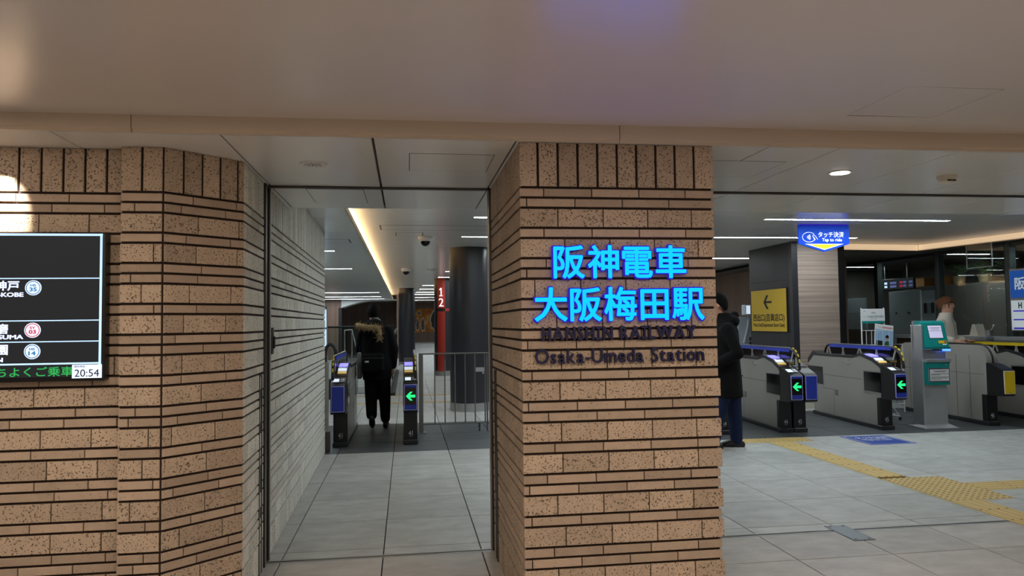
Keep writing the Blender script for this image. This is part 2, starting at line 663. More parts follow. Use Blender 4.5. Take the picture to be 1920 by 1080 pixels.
def tile(x0, x1, y0, y1, mat, parent=floor, g=0.0036, name='floor_tile', h=0.012):
    key = (round(x1 - x0, 3), round(y1 - y0, 3), mat)
    me = _tile_cache.get(key)
    if me is None:
        w_, d_ = (x1 - x0) / 2 - g, (y1 - y0) / 2 - g
        c = 0.002
        m = MB()
        m.add([(-w_, -d_, -h), (w_, -d_, -h), (w_, d_, -h), (-w_, d_, -h), (-w_, -d_, -c), (w_, -d_, -c), (w_, d_, -c), (-w_, d_, -c),
               (-w_ + c, -d_ + c, 0), (w_ - c, -d_ + c, 0), (w_ - c, d_ - c, 0), (-w_ + c, d_ - c, 0)],
              [(0, 1, 5, 4), (1, 2, 6, 5), (2, 3, 7, 6), (3, 0, 4, 7), (4, 5, 9, 8), (5, 6, 10, 9), (6, 7, 11, 10), (7, 4, 8, 11), (8, 9, 10, 11)])
        me = m.mesh(name)
        me.materials.append(MATS[mat])
        _tile_cache[key] = me
    return link(name, me, parent, ((x0 + x1) / 2, (y0 + y1) / 2, 0))


cols = [TX0 + TP * k for k in range(-5, 18)]
TRACK0, TRACK1 = 4.935, 4.99
rows = [1.49, 2.22, 2.95, 3.68, 4.41, TRACK0]
rows2 = [TRACK1, 5.14, 5.87, 6.60, 7.33, 8.06, 8.93]
# tactile cells cut out of the paving: (x0,x1,y0,y1)
TAC_X0, TAC_X1 = 4.38, 4.68


def pave(xa, xb, ya, yb, mat, skip=()):
    # cut a tile by the tactile strip so nothing overlaps
    segs = [(xa, xb)]
    for (sx0, sx1, sy0, sy1) in skip:
        if sy0 < yb - 0.02 and sy1 > ya + 0.02:
            nxt = []
            for a, b_ in segs:
                if sx1 <= a or sx0 >= b_:
                    nxt.append((a, b_))
                else:
                    if sx0 - a > 0.03:
                        nxt.append((a, sx0))
                    if b_ - sx1 > 0.03:
                        nxt.append((sx1, b_))
            segs = nxt
    for a, b_ in segs:
        tile(a, b_, ya, yb, mat)


TAC = [(4.38, 4.68, 3.0, 8.93)]
for r in (rows, rows2):
    for i in range(len(r) - 1):
        if r[i] < 2.9:
            continue
        for k in range(len(cols) - 1):
            xa, xb = cols[k], cols[k + 1]
            if xb < -1.0 or xa > 9.6:
                continue
            if xa < -0.9 and r[i] > 3.6:
                xa = max(xa, -0.88) if r[i] < 4.3 else max(xa, -0.97)
            if xb - xa < 0.03:
                continue
            pave(xa, xb, r[i], r[i + 1], 'floor_tile' if r is rows2 else 'floor_tile_warm_lit', TAC)
# the rest of the outer hall floor, out of the picture
tile(-12, 14, -6, 2.95, 'floor_tile_warm_lit')
tile(-12, -1.444, 2.95, 3.68, 'floor_tile_warm_lit')
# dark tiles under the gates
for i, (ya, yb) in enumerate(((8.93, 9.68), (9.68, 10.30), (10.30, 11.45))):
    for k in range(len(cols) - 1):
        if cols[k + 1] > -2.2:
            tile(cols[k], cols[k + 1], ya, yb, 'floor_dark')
# paid area
y = 11.45
while y < 20.0:
    for k in range(len(cols) - 1):
        xa, xb = cols[k], cols[k + 1]
        if -2.8 < xa < 2.7 or (xa >= 2.7 and y < 12.5):
            tile(xa, xb, y, y + TYP, 'floor_tile')
    y += TYP
o = stuff(MB().box(-12, 14, y, 60, -0.02, -0.001).build('far_paving', 'floor_tile', floor))
o = stuff(MB().box(-12, cols[1] - 0.003, 9.0, y, -0.02, -0.001).box(cols[10] + 0.003, 14, 12.91, y, -0.02, -0.001).build('side_paving', 'floor_tile', floor))

# shutter track in the floor
t_ = MB()
trk = MB().box(-0.9, 9.6, TRACK0 + 0.012, TRACK1 - 0.012, -0.012, -0.003).build('track_groove', 'black_plastic', floor)
t_.box(-0.9, 9.6, TRACK0 + 0.002, TRACK0 + 0.012, -0.012, 0.001).box(-0.9, 9.6, TRACK1 - 0.012, TRACK1 - 0.002, -0.012, 0.001)
struct(t_.build('trim_1', 'aluminium'), 'thin metal shutter track set across the paving')

# near ceiling (rises a little to the right) with a hatch
def near_z(x):
    return NEARC + (x + 1.8) * 0.0035 - 0.006


nc = MB()
HX0, HX1, HY0, HY1 = 2.15, 2.61, 2.88, 3.335
def ncp(x, y):
    return (x, y, near_z(x))


YB = 3.62
vs_ = [ncp(-12, -6), ncp(HX0, -6), ncp(HX1, -6), ncp(14, -6),
       ncp(-12, HY0), ncp(HX0, HY0), ncp(HX1, HY0), ncp(14, HY0),
       ncp(-12, HY1), ncp(HX0, HY1), ncp(HX1, HY1), ncp(14, HY1),
       ncp(-12, YB), ncp(HX0, YB), ncp(HX1, YB), ncp(14, YB)]
fs_ = []
for j in range(3):
    for i in range(3):
        if (i, j) == (1, 1):
            continue
        a = j * 4 + i
        fs_.append((a, a + 1, a + 5, a + 4))
nc.add(vs_, fs_)
ceil_near = struct(nc.build('ceiling', 'panel_ceiling'))
hp = MB().prism([(HX0 + 0.004, HY0 + 0.004), (HX1 - 0.004, HY0 + 0.004), (HX1 - 0.004, HY1 - 0.004), (HX0 + 0.004, HY1 - 0.004)], near_z(2.4) + 0.0, near_z(2.4) + 0.01, 'z')
hp.build('access_hatch', 'panel_ceiling', ceil_near)
MB().box(HX0 - 0.02, HX1 + 0.02, HY0 - 0.02, HY1 + 0.02, NEARC + 0.03, NEARC + 0.04).build('hatch_backing', 'joint_dark', ceil_near)

# beam fascia: three lengths with fine joints and a small lip at the foot
beam = MB().box(-12, 14, YB + 0.003, YB + 0.02, SOF + 0.0, 2.62).build('trim_2', 'beam_metal')
struct(beam, 'long pale metal beam fascia under the hall ceiling')
bx = [-3.6, -1.255, 1.076, 3.41, 5.7]
for a, b_ in zip(bx[:-1], bx[1:]):
    m = MB()
    m.prism([(YB - 0.018, SOF + 0.012), (YB - 0.018, 2.60), (YB + 0.002, 2.60), (YB + 0.002, SOF - 0.004), (YB - 0.006, SOF - 0.004), (YB - 0.006, SOF + 0.010)], a + 0.0022, b_ - 0.0022, 'x')
    m.build('fascia_panel', 'beam_metal', beam)

# soffit panels
SY0, SY1, SY2 = YB + 0.004, 4.955, 5.86
sof = struct(MB().box(-12, 14, SY0, SY2, SOF + 0.02, SOF + 0.06).build('ceiling_soffit', 'joint_dark'))
sj = [-12, -3.05, -2.338, -1.625, -0.873, -0.16, 0.553, 1.266, 1.9, 2.305, 3.02, 3.73, 4.44, 5.15, 5.86, 6.57, 7.28, 14]
for ya, yb in ((SY0, SY1 - 0.012), (SY1 + 0.03, SY2)):
    for a, b_ in zip(sj[:-1], sj[1:]):
        gg = 0.004 if b_ != -0.16 and a != -0.16 else 0.0065
        MB().cbox(a + gg, b_ - gg, ya, yb, SOF, SOF + 0.02, 0.002).build('ceiling_panel', 'panel_back', sof)
# shutter guide slot in the soffit
m = MB().box(-0.9, 9.6, SY1 - 0.010, SY1 + 0.002, SOF - 0.012, SOF + 0.02).box(-0.9, 9.6, SY1 + 0.016, SY1 + 0.028, SOF - 0.012, SOF + 0.02)
struct(m.build('trim_3', 'steel_dark'), 'dark steel shutter guide slot across the soffit')
# end face of the soffit towards the higher ceiling
box_struct('trim_4', 'panel_back', -0.88, 14, SY2, SY2 + 0.02, SOF, 2.9)

# lower ceiling (left), main ceiling (right), the cove between them
COVX = -0.57
lowc = struct(MB().box(-12, COVX - 0.01, SY2 + 0.02, 34, LOWC + 0.012, LOWC + 0.05).build('ceiling_low', 'joint_dark'))
mainc = struct(MB().box(COVX - 0.25, 14, SY2 + 0.02, 46, CEIL + 0.012, CEIL + 0.05).build('ceiling_main', 'joint_dark'))
yy = SY2 + 0.025
k = 0
while yy < 44.5:
    d = 0.6 if yy < 20 else 2.4
    for a, b_ in ((-4.6, -2.6), (-2.6, COVX)) if yy < 33.0 else ():
        MB().box(a + 0.003, b_ - (0.003 if b_ != COVX else 0), yy + 0.0025, yy + d - 0.0025, LOWC, LOWC + 0.012).build('ceiling_panel', 'panel_back', lowc)
    xs_ = (COVX - 0.2, 2.3, 5.0, 7.7, 11.0)
    for a, b_ in zip(xs_[:-1], xs_[1:]):
        MB().box(a + 0.003, b_ - 0.003, yy + 0.0025, yy + d - 0.0025, CEIL, CEIL + 0.012).build('ceiling_panel', 'panel_back', mainc)
    yy += d
# cove lip and its warm light strip
cove = thing('cove_light', 'warm glowing cove strip along the ceiling step above the man', 'light', (0, 0, 0))
MB().box(COVX - 0.012, COVX, SY2 + 0.03, 33.6, LOWC - 0.004, LOWC + 0.07).build('lip', 'cream', cove)
MB().box(COVX - 0.16, COVX - 0.11, SY2 + 0.05, 33.5, LOWC + 0.060, LOWC + 0.072).build('lamp_strip', 'cove_warm', cove)
MB().box(COVX - 0.24, COVX - 0.22, SY2 + 0.03, 33.6, LOWC + 0.012, CEIL).build('back_panel', 'cream', cove)
MB().box(COVX - 0.22, COVX - 0.012, SY2 + 0.03, 33.6, LOWC + 0.051, LOWC + 0.058).build('shelf', 'cream', cove)

# ceiling strip lights
strips = [(0.84, 3.5, 7.1), (0.84, 3.5, 9.14), (0.84, 3.5, 11.2), (1.75, 3.5, 13.0), (0.98, 3.5, 18.7), (0.9, 3.5, 21.0), (0.55, 3.0, 25.5), (0.5, 3.0, 28.2), (0.4, 3.0, 31.0), (0.3, 3.0, 33.2), (0.3, 3.0, 37.0), (0.3, 3.0, 41.0),  # last two strips on this line are added to brighten the far painting
          (4.67, 7.33, 7.1), (4.67, 7.33, 9.12), (4.67, 7.28, 11.15), (4.67, 7.3, 14.94)]
where = ['over the gates behind the sign pillar', 'second in the middle row over the grey fence', 'above the dark round column', 'behind the dark round column',
         'beside the red number column', 'beyond the red number column', 'fourth from the end of the middle row', 'third from the end of the middle row', 'second from the end of the middle row', 'third before the far painting', 'added to brighten the far painting, second from it', 'added to brighten the far painting, nearest it',
         'nearest the shutter line on the right', 'long and bright above the blue hanging sign', 'behind the blue hanging sign', 'left of the black and wood column']


def strip_light(x0, x1, y, z, label, group):
    t = thing('strip_light', label, 'light', ((x0 + x1) / 2, y, z), 0, group)
    h = (x1 - x0) / 2
    MB().box(-h, h, -0.042, -0.034, -0.006, 0.0).box(-h, h, 0.034, 0.042, -0.006, 0).box(-h - 0.006, -h, -0.042, 0.042, -0.006, 0).box(h, h + 0.006, -0.042, 0.042, -0.006, 0).build('frame', 'white_paint', t)
    MB().box(-h, h, -0.034, 0.034, -0.004, 0.0).build('diffuser', 'strip_white', t)
    return t


for (a, b_, y), wh in zip(strips, where):
    strip_light(a, b_, y, CEIL, 'white ceiling strip light ' + wh, 'ceiling strip lights')
for (a, b_, y), wh in zip([(-3.7, -1.05, 11.2), (-3.7, -1.05, 14.75), (-3.6, -0.92, 25.7), (-3.7, -0.97, 29.5), (-3.7, -0.93, 32.2)],
                          ['nearest the pale brick wall end', 'second from the pale brick wall end', 'third on the low left ceiling', 'fourth on the low left ceiling', 'last before the wooden arch wall']):
    strip_light(a, b_, y, LOWC, 'white ceiling strip light ' + wh, 'ceiling strip lights')

# warm downlights of the outer hall (behind and above the camera)
for i, (x, y) in enumerate([(-2.5, 2.4), (-1.5, 1.9), (0.1, 1.2), (1.4, 1.6), (3.4, 1.4), (5.4, 1.4), (-2.4, -0.8), (0.2, -1.0), (2.8, -0.8)]):
    z = near_z(x)
    t = thing('downlight', 'round warm recessed downlight in the outer hall ceiling, %s, %s row' % (ORD[i % 6], 'front' if i < 6 else 'rear'), 'light', (x, y, z), 0, 'outer hall downlights')
    MB().disc((0, 0, -0.004), 0.075, 0.004).build('rim', 'white_paint', t)
    MB().disc((0, 0, -0.006), 0.06, 0.002).build('lens', 'downlight_warm', t)
    ld = bpy.data.lights.new('downlight_lamp', 'AREA')
    ld.shape = 'DISK'
    ld.size = 0.12
    ld.energy = WARM_DOWN
    ld.color = (1.0, 0.84, 0.67)
    lo = bpy.data.objects.new('lamp', ld)
    COL.objects.link(lo)
    lo.parent = t
    lo.location = (0, 0, -0.012)
# wall washer above the departure board
t = thing('wall_washer', 'bright spotlight on the brick above the departure board', 'light', (-1.985, 3.78, SOF - 0.002))
MB().disc((0, 0, -0.02), 0.04, 0.02).build('rim', 'white_paint', t)
MB().disc((0, 0, -0.023), 0.03, 0.003).build('lens', 'downlight_white', t)
ld = bpy.data.lights.new('washer_lamp', 'SPOT')
ld.energy = 150
ld.color = (1.0, 0.90, 0.74)
ld.spot_size = math.radians(41)
ld.spot_blend = 0.35
ld.shadow_soft_size = 0.03
lo = bpy.data.objects.new('lamp', ld)
COL.objects.link(lo)
lo.parent = t
lo.location = (0, 0, -0.03)
lo.rotation_euler = (math.radians(40), 0, 0)

# ------------------------------------------------------------------ brickwork
T_, K_ = 0.0515, 0.1018
JT = 0.0125
_bc = {}


def brick_mesh(w_, h_, kind):
    key = (round(w_, 3), round(h_, 3), kind)
    me = _bc.get(key)
    if me is None:
        a, b2 = w_ / 2, h_ / 2
        d, c = 0.030, 0.0022
        m = MB()
        # local: x along, y outwards negative (face at y=-d), z up, back at y=0
        m.add([(-a, 0, -b2), (a, 0, -b2), (a, 0, b2), (-a, 0, b2),
               (-a, -d + c, -b2), (a, -d + c, -b2), (a, -d + c, b2), (-a, -d + c, b2),
               (-a + c, -d, -b2 + c), (a - c, -d, -b2 + c), (a - c, -d, b2 - c), (-a + c, -d, b2 - c)],
              [(0, 4, 5, 1), (1, 5, 6, 2), (2, 6, 7, 3), (3, 7, 4, 0), (4, 8, 9, 5), (5, 9, 10, 6), (6, 10, 11, 7), (7, 11, 8, 4), (8, 11, 10, 9)])
        me = m.mesh('brick')
        me.materials.append(MATS[kind])
        _bc[key] = me
    return me


def layout(L, pitch, first, minw=0.025):
    """(u0,u1) cells"""
    cuts = [0.0]
    u = first
    while u < L - minw:
        if u > minw:
            cuts.append(u)
        u += pitch
    cuts.append(L)
    return list(zip(cuts[:-1], cuts[1:]))


def brick_face(parent, ox, oy, ang, L, ztop, zfoot, seed, friez_h=0.225, near_u=None, foot_soldiers=True, firsts=None, end_ext=0.0, zmin=0.0, pale=False):
    """a clad face: starts at (ox,oy), runs along angle ang; bricks face to the right-hand outside (-local y)."""
    rnd = random.Random(seed)
    ca, sa = math.cos(ang), math.sin(ang)
    bulk = MB()
    KM, TM = ('brick_pale_lit_thick', 'brick_pale_lit_thin') if pale else ('brick_thick', 'brick_thin')

    def put(u0, u1, z0, z1, kind, face_out=0.0):
        w_, h_ = u1 - u0, z1 - z0
        if w_ < 0.012 or h_ < 0.012:
            return
        u, z = (u0 + u1) / 2, (z0 + z1) / 2
        out = face_out + rnd.uniform(-0.0012, 0.0012)
        # origin lies 18 mm behind the finished face so 12 mm stays proud of the mortar bed
        if near_u is None or u < near_u:
            o_ = link('brick', brick_mesh(w_, h_, kind), parent, (ox + ca * u + sa * (out - 0.030), oy + sa * u - ca * (out - 0.030), z))
            o_.rotation_euler = (0, 0, ang)
        else:
            me = brick_mesh(w_, h_, kind)
            rot = Matrix.Rotation(ang, 3, 'Z')
            p = Vector((ox + ca * u + sa * (out - 0.030), oy + sa * u - ca * (out - 0.030), z))
            bulk.add([(rot @ v.co + p)[:] for v in me.vertices], [tuple(q.vertices) for q in me.polygons])

    zf = 2.41 - friez_h
    # frieze of upright bricks
    for u0, u1 in layout(L, 0.103, 0.099 + rnd.uniform(-0.01, 0.0)):
        put(u0 + (JT / 2 if u0 > 0 else 0), u1 - (JT / 2 if u1 < L else 0), zf + 0.002, ztop - 0.001, KM)
    z = zf - JT / 2 + 0.002
    seq = 'TTKTK'
    i = 0
    while z > zfoot + 0.03:
        kk = seq[i % 5]
        hh = T_ if kk == 'T' else K_
        z1, z0 = z - JT / 2, z - hh + JT / 2
        pitch = 0.248 if kk == 'T' else 0.235
        first = firsts[i] if firsts and i < len(firsts) else rnd.uniform(0.04, pitch)
        ext = end_ext if (kk == 'K' and z < 1.3) else 0.0
        for u0, u1 in layout(L, pitch, first):
            put(u0 + (0.0026 if u0 > 0 else 0), (u1 - 0.0026) if u1 < L else L + ext, max(z0, zmin), z1, TM if kk == 'T' else KM, ext * 0.0)
        z -= hh
        i += 1
    if foot_soldiers and zfoot > 0.05:
        for u0, u1 in layout(L, 0.103, 0.08):
            put(u0 + 0.004, u1 - 0.004, 0.004, z - JT / 2, KM)
    if bulk.v:
        b_ = bulk.build('far_brickwork', KM, parent)
        stuff(b_)


ZF = 0.236
# --- sign pillar: core of mortar, clad on the front and on the passage side
PX0, PX1, PY0, PY1 = 0.567, 1.588, 3.65, 5.03
pil = struct(MB().box(PX0 + 0.012, PX1 - 0.010, PY0 + 0.012, PY1 - 0.012, 0, SOF).build('wall_sign_pillar', 'mortar'), 'brick pillar carrying the lit station lettering')
firsts = [0.122, 0.034, 0.193, 0.121, 0.226, 0.13, 0.03, 0.07, 0.12, 0.18, 0.12, 0.03, 0.2, 0.05, 0.19, 0.03, 0.13, 0.195, 0.16, 0.20, 0.12, 0.03, 0.17, 0.04, 0.21, 0.15, 0.04, 0.17]
brick_face(pil, PX0, PY0, 0.0, PX1 - PX0, SOF, ZF, 11, firsts=firsts, end_ext=0.012)
# passage side: runs from back to front so its outside faces -X
brick_face(pil, PX0, PY1 - 0.10, -math.pi / 2, PY1 - 0.10 - PY0 - 0.030, SOF, ZF, 12)
# --- departure board wall, pilaster, splay, passage wall
WY = 3.98
wl = struct(MB().box(-6.0, -1.40, WY + 0.012, WY + 0.4, 0, SOF).build('wall_left', 'mortar'), 'brick wall carrying the departure board')
brick_face(wl, -2.62, WY, 0.0, 1.22, SOF, ZF, 21, firsts=[0.2, 0.12, 0.1, 0.05, 0.18])
PLX0, PLX1, PLY = -1.410, -1.206, 3.92
pl = struct(MB().box(PLX0 + 0.004, PLX1, PLY + 0.012, WY + 0.2, 0, SOF).build('wall_pilaster', 'mortar'), 'slim brick pilaster right of the departure board')
brick_face(pl, PLX0, PLY, 0.0, PLX1 - PLX0 - 0.009, SOF, ZF, 22)
SPX, SPYY = -0.880, 4.235
sp_ang = math.atan2(SPYY - PLY, SPX - PLX1)
sp_len = math.hypot(SPYY - PLY, SPX - PLX1)
spn = (math.sin(sp_ang), -math.cos(sp_ang))
m = MB().prism([(PLX1 - spn[0] * 0.012, PLY - spn[1] * 0.012), (SPX - spn[0] * 0.012, SPYY - spn[1] * 0.012), (SPX - 0.3, SPYY + 0.25), (PLX1 - 0.05, PLY + 0.4)], 0, SOF, 'z')
spl = struct(m.build('wall_splay', 'mortar'), 'splayed brick corner leading into the passage')
brick_face(spl, PLX1 + 0.007 * math.cos(sp_ang), PLY + 0.007 * math.sin(sp_ang), sp_ang, sp_len - 0.012, SOF, ZF, 23)


def pass_x(y):
    return -0.880 - (y - 4.235) * 0.0155


pa = math.pi / 2 + math.atan(0.0155)
PEND = 9.02
m = MB().prism([(pass_x(4.235) - 0.012, 4.235), (pass_x(SY2) - 0.012, SY2), (pass_x(SY2) - 0.4, SY2), (pass_x(4.235) - 0.3, 4.235)], 0, SOF, 'z')
pw1 = struct(m.build('wall_passage_near', 'mortar'), 'short brick passage wall before the shutter groove')
m = MB().prism([(pass_x(SY2) - 0.012, SY2), (pass_x(PEND) - 0.012, PEND - 0.02), (pass_x(PEND) - 0.40, PEND - 0.02), (pass_x(SY2) - 0.4, SY2)], 0, LOWC, 'z')
pw2 = struct(m.build('wall_passage_far', 'mortar'), 'long pale brick passage wall leading to the gates')
brick_face(pw1, pass_x(4.245), 4.245, pa, 0.60, SOF, ZF, 24, pale=True)
brick_face(pw2, pass_x(5.03), 5.03, pa, SY2 - 5.03 - 0.002, SOF, ZF, 25, pale=True)
brick_face(pw2, pass_x(SY2 + 0.002), SY2 + 0.002, pa, PEND - SY2 - 0.002, LOWC, ZF, 26, near_u=1.25, pale=True)

# shutter guides (steel channels) on both jambs
for nm, x, s, lab in (('trim_5', pass_x(4.95), 1, 'steel shutter channel on the left passage jamb'), ('trim_6', PX0, -1, 'steel shutter channel on the sign pillar jamb')):
    m = MB()
    y0 = 4.86 if s > 0 else 4.945
    y1 = 5.02
    # a U channel: two cheeks and a recessed back
    m.box(min(x - s * 0.03, x + s * 0.012), max(x - s * 0.03, x + s * 0.012), y0, y0 + 0.045, 0, SOF)
    m.box(min(x - s * 0.03, x + s * 0.012), max(x - s * 0.03, x + s * 0.012), y1 - 0.03, y1, 0, SOF)
    ob = struct(m.build(nm, 'steel_dark'), lab)
    MB().box(min(x - s * 0.03, x - s * 0.02), max(x - s * 0.03, x - s * 0.02), y0 + 0.045, y1 - 0.03, 0, SOF).build('channel_back', 'black_plastic', ob)
    MB().box(min(x, x + s * 0.016), max(x, x + s * 0.016), y1 - 0.012, y1 + 0.004, 0, SOF).build('bright_edge', 'aluminium', ob)
    # lower guard plate in front of the channel
    yc = 4.70 if s > 0 else 4.71
    g = MB().box(min(x - s * 0.02, x + s * 0.008), max(x - s * 0.02, x + s * 0.008), yc, yc + 0.016, 0, 1.20)
    g.box(min(x - s * 0.02, x + s * 0.008), max(x - s * 0.02, x + s * 0.008), yc + 0.07, yc + 0.086, 0, 1.20)
    g.box(min(x - s * 0.02, x + s * 0.008), max(x - s * 0.02, x + s * 0.008), yc, yc + 0.086, 1.19, 1.205)
    g.build('guard_frame', 'steel_dark', ob)
    MB().box(min(x, x + s * 0.003), max(x, x + s * 0.003), yc + 0.016, yc + 0.07, 0, 1.19).build('guard_plate', 'gate_dark', ob)
# latch plate on the pale wall
lt = thing('latch_plate', 'small dark steel latch plate on the pale passage wall', 'latch', (pass_x(5.16), 5.16, 1.40))
MB().cbox(0.001, 0.010, -0.028, 0.028, -0.088, 0.088, 0.002).build('plate', 'steel_dark', lt)
MB().box(0.010, 0.022, -0.012, 0.012, -0.05, 0.03).build('catch', 'black_plastic', lt)
MB().disc((0.010, 0, 0.065), 0.008, 0.004, 12, 'x').disc((0.010, 0, -0.068), 0.008, 0.004, 12, 'x').build('screw', 'aluminium', lt)

# ------------------------------------------------------------------ lettering on the pillar
def letters(body, x0, x1, zc, h, yface, face_mat, body_mat, name, labf, cat, group, bold, depth, halo=None, cell=None, gap=0.07, serif=False):
    """each character is a separate raised letter"""
    if cell is None:
        # proportional widths from the typeface
        Vw = []
        for ch in body:
            if ch == ' ':
                Vw.append(0.34)
            else:
                g = glyph(ch, 1.0, 0.0)
                Vw.append((0.30 if serif and ch == 'I' else g[3] - g[2]) + gap)
        tot = sum(Vw)
        sc = (x1 - x0) / tot
        pos = []
        x = x0
        for wv in Vw:
            pos.append((x, x + wv * sc))
            x += wv * sc
    else:
        sc = None
        n = len(body)
        st = (x1 - x0) / n
        pos = [(x0 + st * i, x0 + st * (i + 1)) for i in range(n)]
    gA = glyph('H', 1.0, 0.0)
    cap = gA[5] - gA[4]
    n = 0
    for ch, (a, b_) in zip(body, pos):
        if ch == ' ':
            continue
        n += 1
        g = glyph(ch, 1.0, 0.0)
        if cell is None:
            w_ = (g[3] - g[2]) * sc
            hh = (g[5] - g[4]) / cap * h
            zz = zc - h / 2 + ((g[4] + g[5]) / 2 / cap) * h
        else:
            em = cell
            w_ = (g[3] - g[2]) * (b_ - a) * 1.02
            hh = (g[5] - g[4]) * h * 1.02
            zz = zc + ((g[4] + g[5]) / 2 - 0.38) * h
        t = thing(name, labf(n, ch), cat, ((a + b_) / 2, yface, zz), 0, group)
        if halo:
            o_ = text('return', ch, (0, 0.0, 0), w_ + 0.012, hh + 0.012, body_mat, FRONT, depth / 2, bold * 1.6, t)
            o_ = text('lit_face', ch, (0, -depth / 2 - 0.001, 0), w_, hh, face_mat, FRONT, 0.002, bold, t)
        else:
            o_ = text('face', ch, (0, 0, 0), w_, hh, face_mat, FRONT, depth / 2, bold, t)
            if serif and ch == 'I':
                for zz in (-1, 1):
                    MB().box(-0.0165, 0.0165, -depth / 2 + 0.001, depth / 2, zz * (hh / 2 - 0.006) - 0.006, zz * (hh / 2 - 0.006) + 0.006).build('serif', face_mat, t)
    return n


letters('阪神電車', 0.718, 1.424, 1.802, 0.178, 3.632, 'sign_cyan', 'navy_body', 'sign_character', lambda n, c: 'cyan lit channel character, %s from left in the upper row' % ORD[n - 1], 'sign letter', 'lit characters on the pillar', 0.018, 0.028, halo=True, cell=1)
letters('大阪梅田駅', 0.622, 1.512, 1.589, 0.182, 3.632, 'sign_cyan', 'navy_body', 'sign_character', lambda n, c: 'cyan lit channel character, %s from left in the lower row' % ORD[n - 1], 'sign letter', 'lit characters on the pillar', 0.018, 0.028, halo=True, cell=1)
letters('HANSHIN RAILWAY', 0.660, 1.470, 1.444, 0.068, 3.636, 'navy', None, 'sign_letter', lambda n, c: 'navy raised capital letter, %s in the bold line under the lit characters' % ORD[n - 1], 'sign letter', 'bold navy letters on the pillar', 0.038, 0.024, gap=0.11, serif=True)
letters('Osaka-Umeda Station', 0.626, 1.512, 1.331, 0.072, 3.638, 'navy', None, 'sign_letter', lambda n, c: 'thin navy raised letter, %s in the lowest line on the pillar' % ORD[n - 1], 'sign letter', 'thin navy letters on the pillar', 0.010, 0.020, gap=0.09)

# ------------------------------------------------------------------ departure board
BY = 3.92
db = thing('departure_board', 'black flat departure screen with lit rows on the left brick wall', 'screen', (-1.475, BY, 1.242))
# local x to the left is negative; board spans x -1.15..0
BW = 1.12
MB().cbox(-BW, 0.0, 0.0, 0.055, 0, 0.731, 0.004).build('bezel', 'black_plastic', db)
MB().box(-BW + 0.02, -0.022, -0.002, 0.0, 0.022, 0.715).build('display', 'screen_black', db)


def bz(z):
    return z - 1.242


def bxl(x):
    return x + 1.475


RX = -0.016
m = MB()
m.box(-BW + 0.02, RX, -0.0035, -0.002, bz(1.957), bz(1.968))
m.box(RX - 0.011, RX, -0.0035, -0.002, bz(1.318), bz(1.968))
for z in (1.747, 1.540, 1.437):
    m.box(-BW + 0.02, RX - 0.005, -0.0033, -0.002, bz(z) - 0.0025, bz(z) + 0.0025)
m.box(-BW + 0.02, RX, -0.0033, -0.002, bz(1.325), bz(1.333))
m.build('row_line', 'screen_line', db)
for z, num, c1, line in ((1.701, '35', 'screen_blue', 'HS'), (1.494, '03', 'screen_red', 'SY'), (1.390, '14', 'screen_blue', 'HS')):
    x = bxl(-1.805)
    bd = MB().disc((x, -0.0045, bz(z)), 0.037, 0.0025, 32, 'y').build('station_badge', 'screen_pale', db)
    rr = MB()
    nn = 32
    for k in range(nn):
        a0, a1 = 2 * math.pi * k / nn, 2 * math.pi * (k + 1) / nn
        q = [(x + r_ * math.cos(a), -0.005, bz(z) + r_ * math.sin(a)) for r_, a in ((0.029, a0), (0.033, a0), (0.033, a1), (0.029, a1))]
        rr.add(q, [(0, 1, 2, 3)])
    rr.build('ring', c1, bd)
    text('badge_line', line, (x, -0.0052, bz(z) + 0.012), 0.026, 0.012, c1, FRONT, 0.0003, 0.04, bd)
    text('badge_number', num, (x, -0.0052, bz(z) - 0.008), 0.034, 0.020, c1, FRONT, 0.0003, 0.04, bd)
for body, xr, z, w_, h_, sub, sxr, sz, sw in (('高速神戸', -1.868, 1.712, 0.222, 0.050, 'KOSOKU-KOBE', -1.848, 1.668, 0.28),
                                            ('東須磨', -1.914, 1.502, 0.165, 0.050, 'HIGASHI-SUMA', -1.846, 1.462, 0.29),
                                            ('甲子園', -1.914, 1.400, 0.165, 0.050, 'KOSHIEN', -1.935, 1.352, 0.18)):
    text('destination', body, (bxl(xr) - w_ / 2, -0.004, bz(z)), w_, h_, 'screen_white', FRONT, 0.0004, 0.03, db)
    text('destination_latin', sub, (bxl(sxr) - sw / 2, -0.004, bz(sz)), sw, 0.022, 'screen_white', FRONT, 0.0004, 0.04, db)
text('ticker', '気持ちよくご乗車', (bxl(-1.618) - 0.235, -0.004, bz(1.291)), 0.47, 0.048, 'screen_green', FRONT, 0.0004, 0.012, db)
ck = MB().box(bxl(-1.622), bxl(-1.486), -0.006, -0.003, bz(1.256), bz(1.322)).build('clock', 'screen_pale', db)
text('clock_digits', '20:54', (bxl(-1.554), -0.0066, bz(1.281)), 0.112, 0.036, 'screen_ink', FRONT, 0.0003, 0.0, ck)
text('clock_caption', '現在時刻', (bxl(-1.588), -0.0066, bz(1.313)), 0.05, 0.010, 'screen_ink', FRONT, 0.0003, 0.0, ck)
MB().box(-0.9, -0.2, 0.055, 0.0601, 0.2, 0.5).build('bracket', 'steel_dark', db)

# ------------------------------------------------------------------ soffit fittings
def ceiling_round(name, label, x, y, z, r, parts):
    t = thing(name, label, 'light' if 'light' in name else 'ceiling fitting', (x, y, z))
    for nm, rr, h0, h1, mt in parts:
        MB().disc((0, 0, h0), rr, h1 - h0, 28).build(nm, mt, t, smooth=True)
    return t


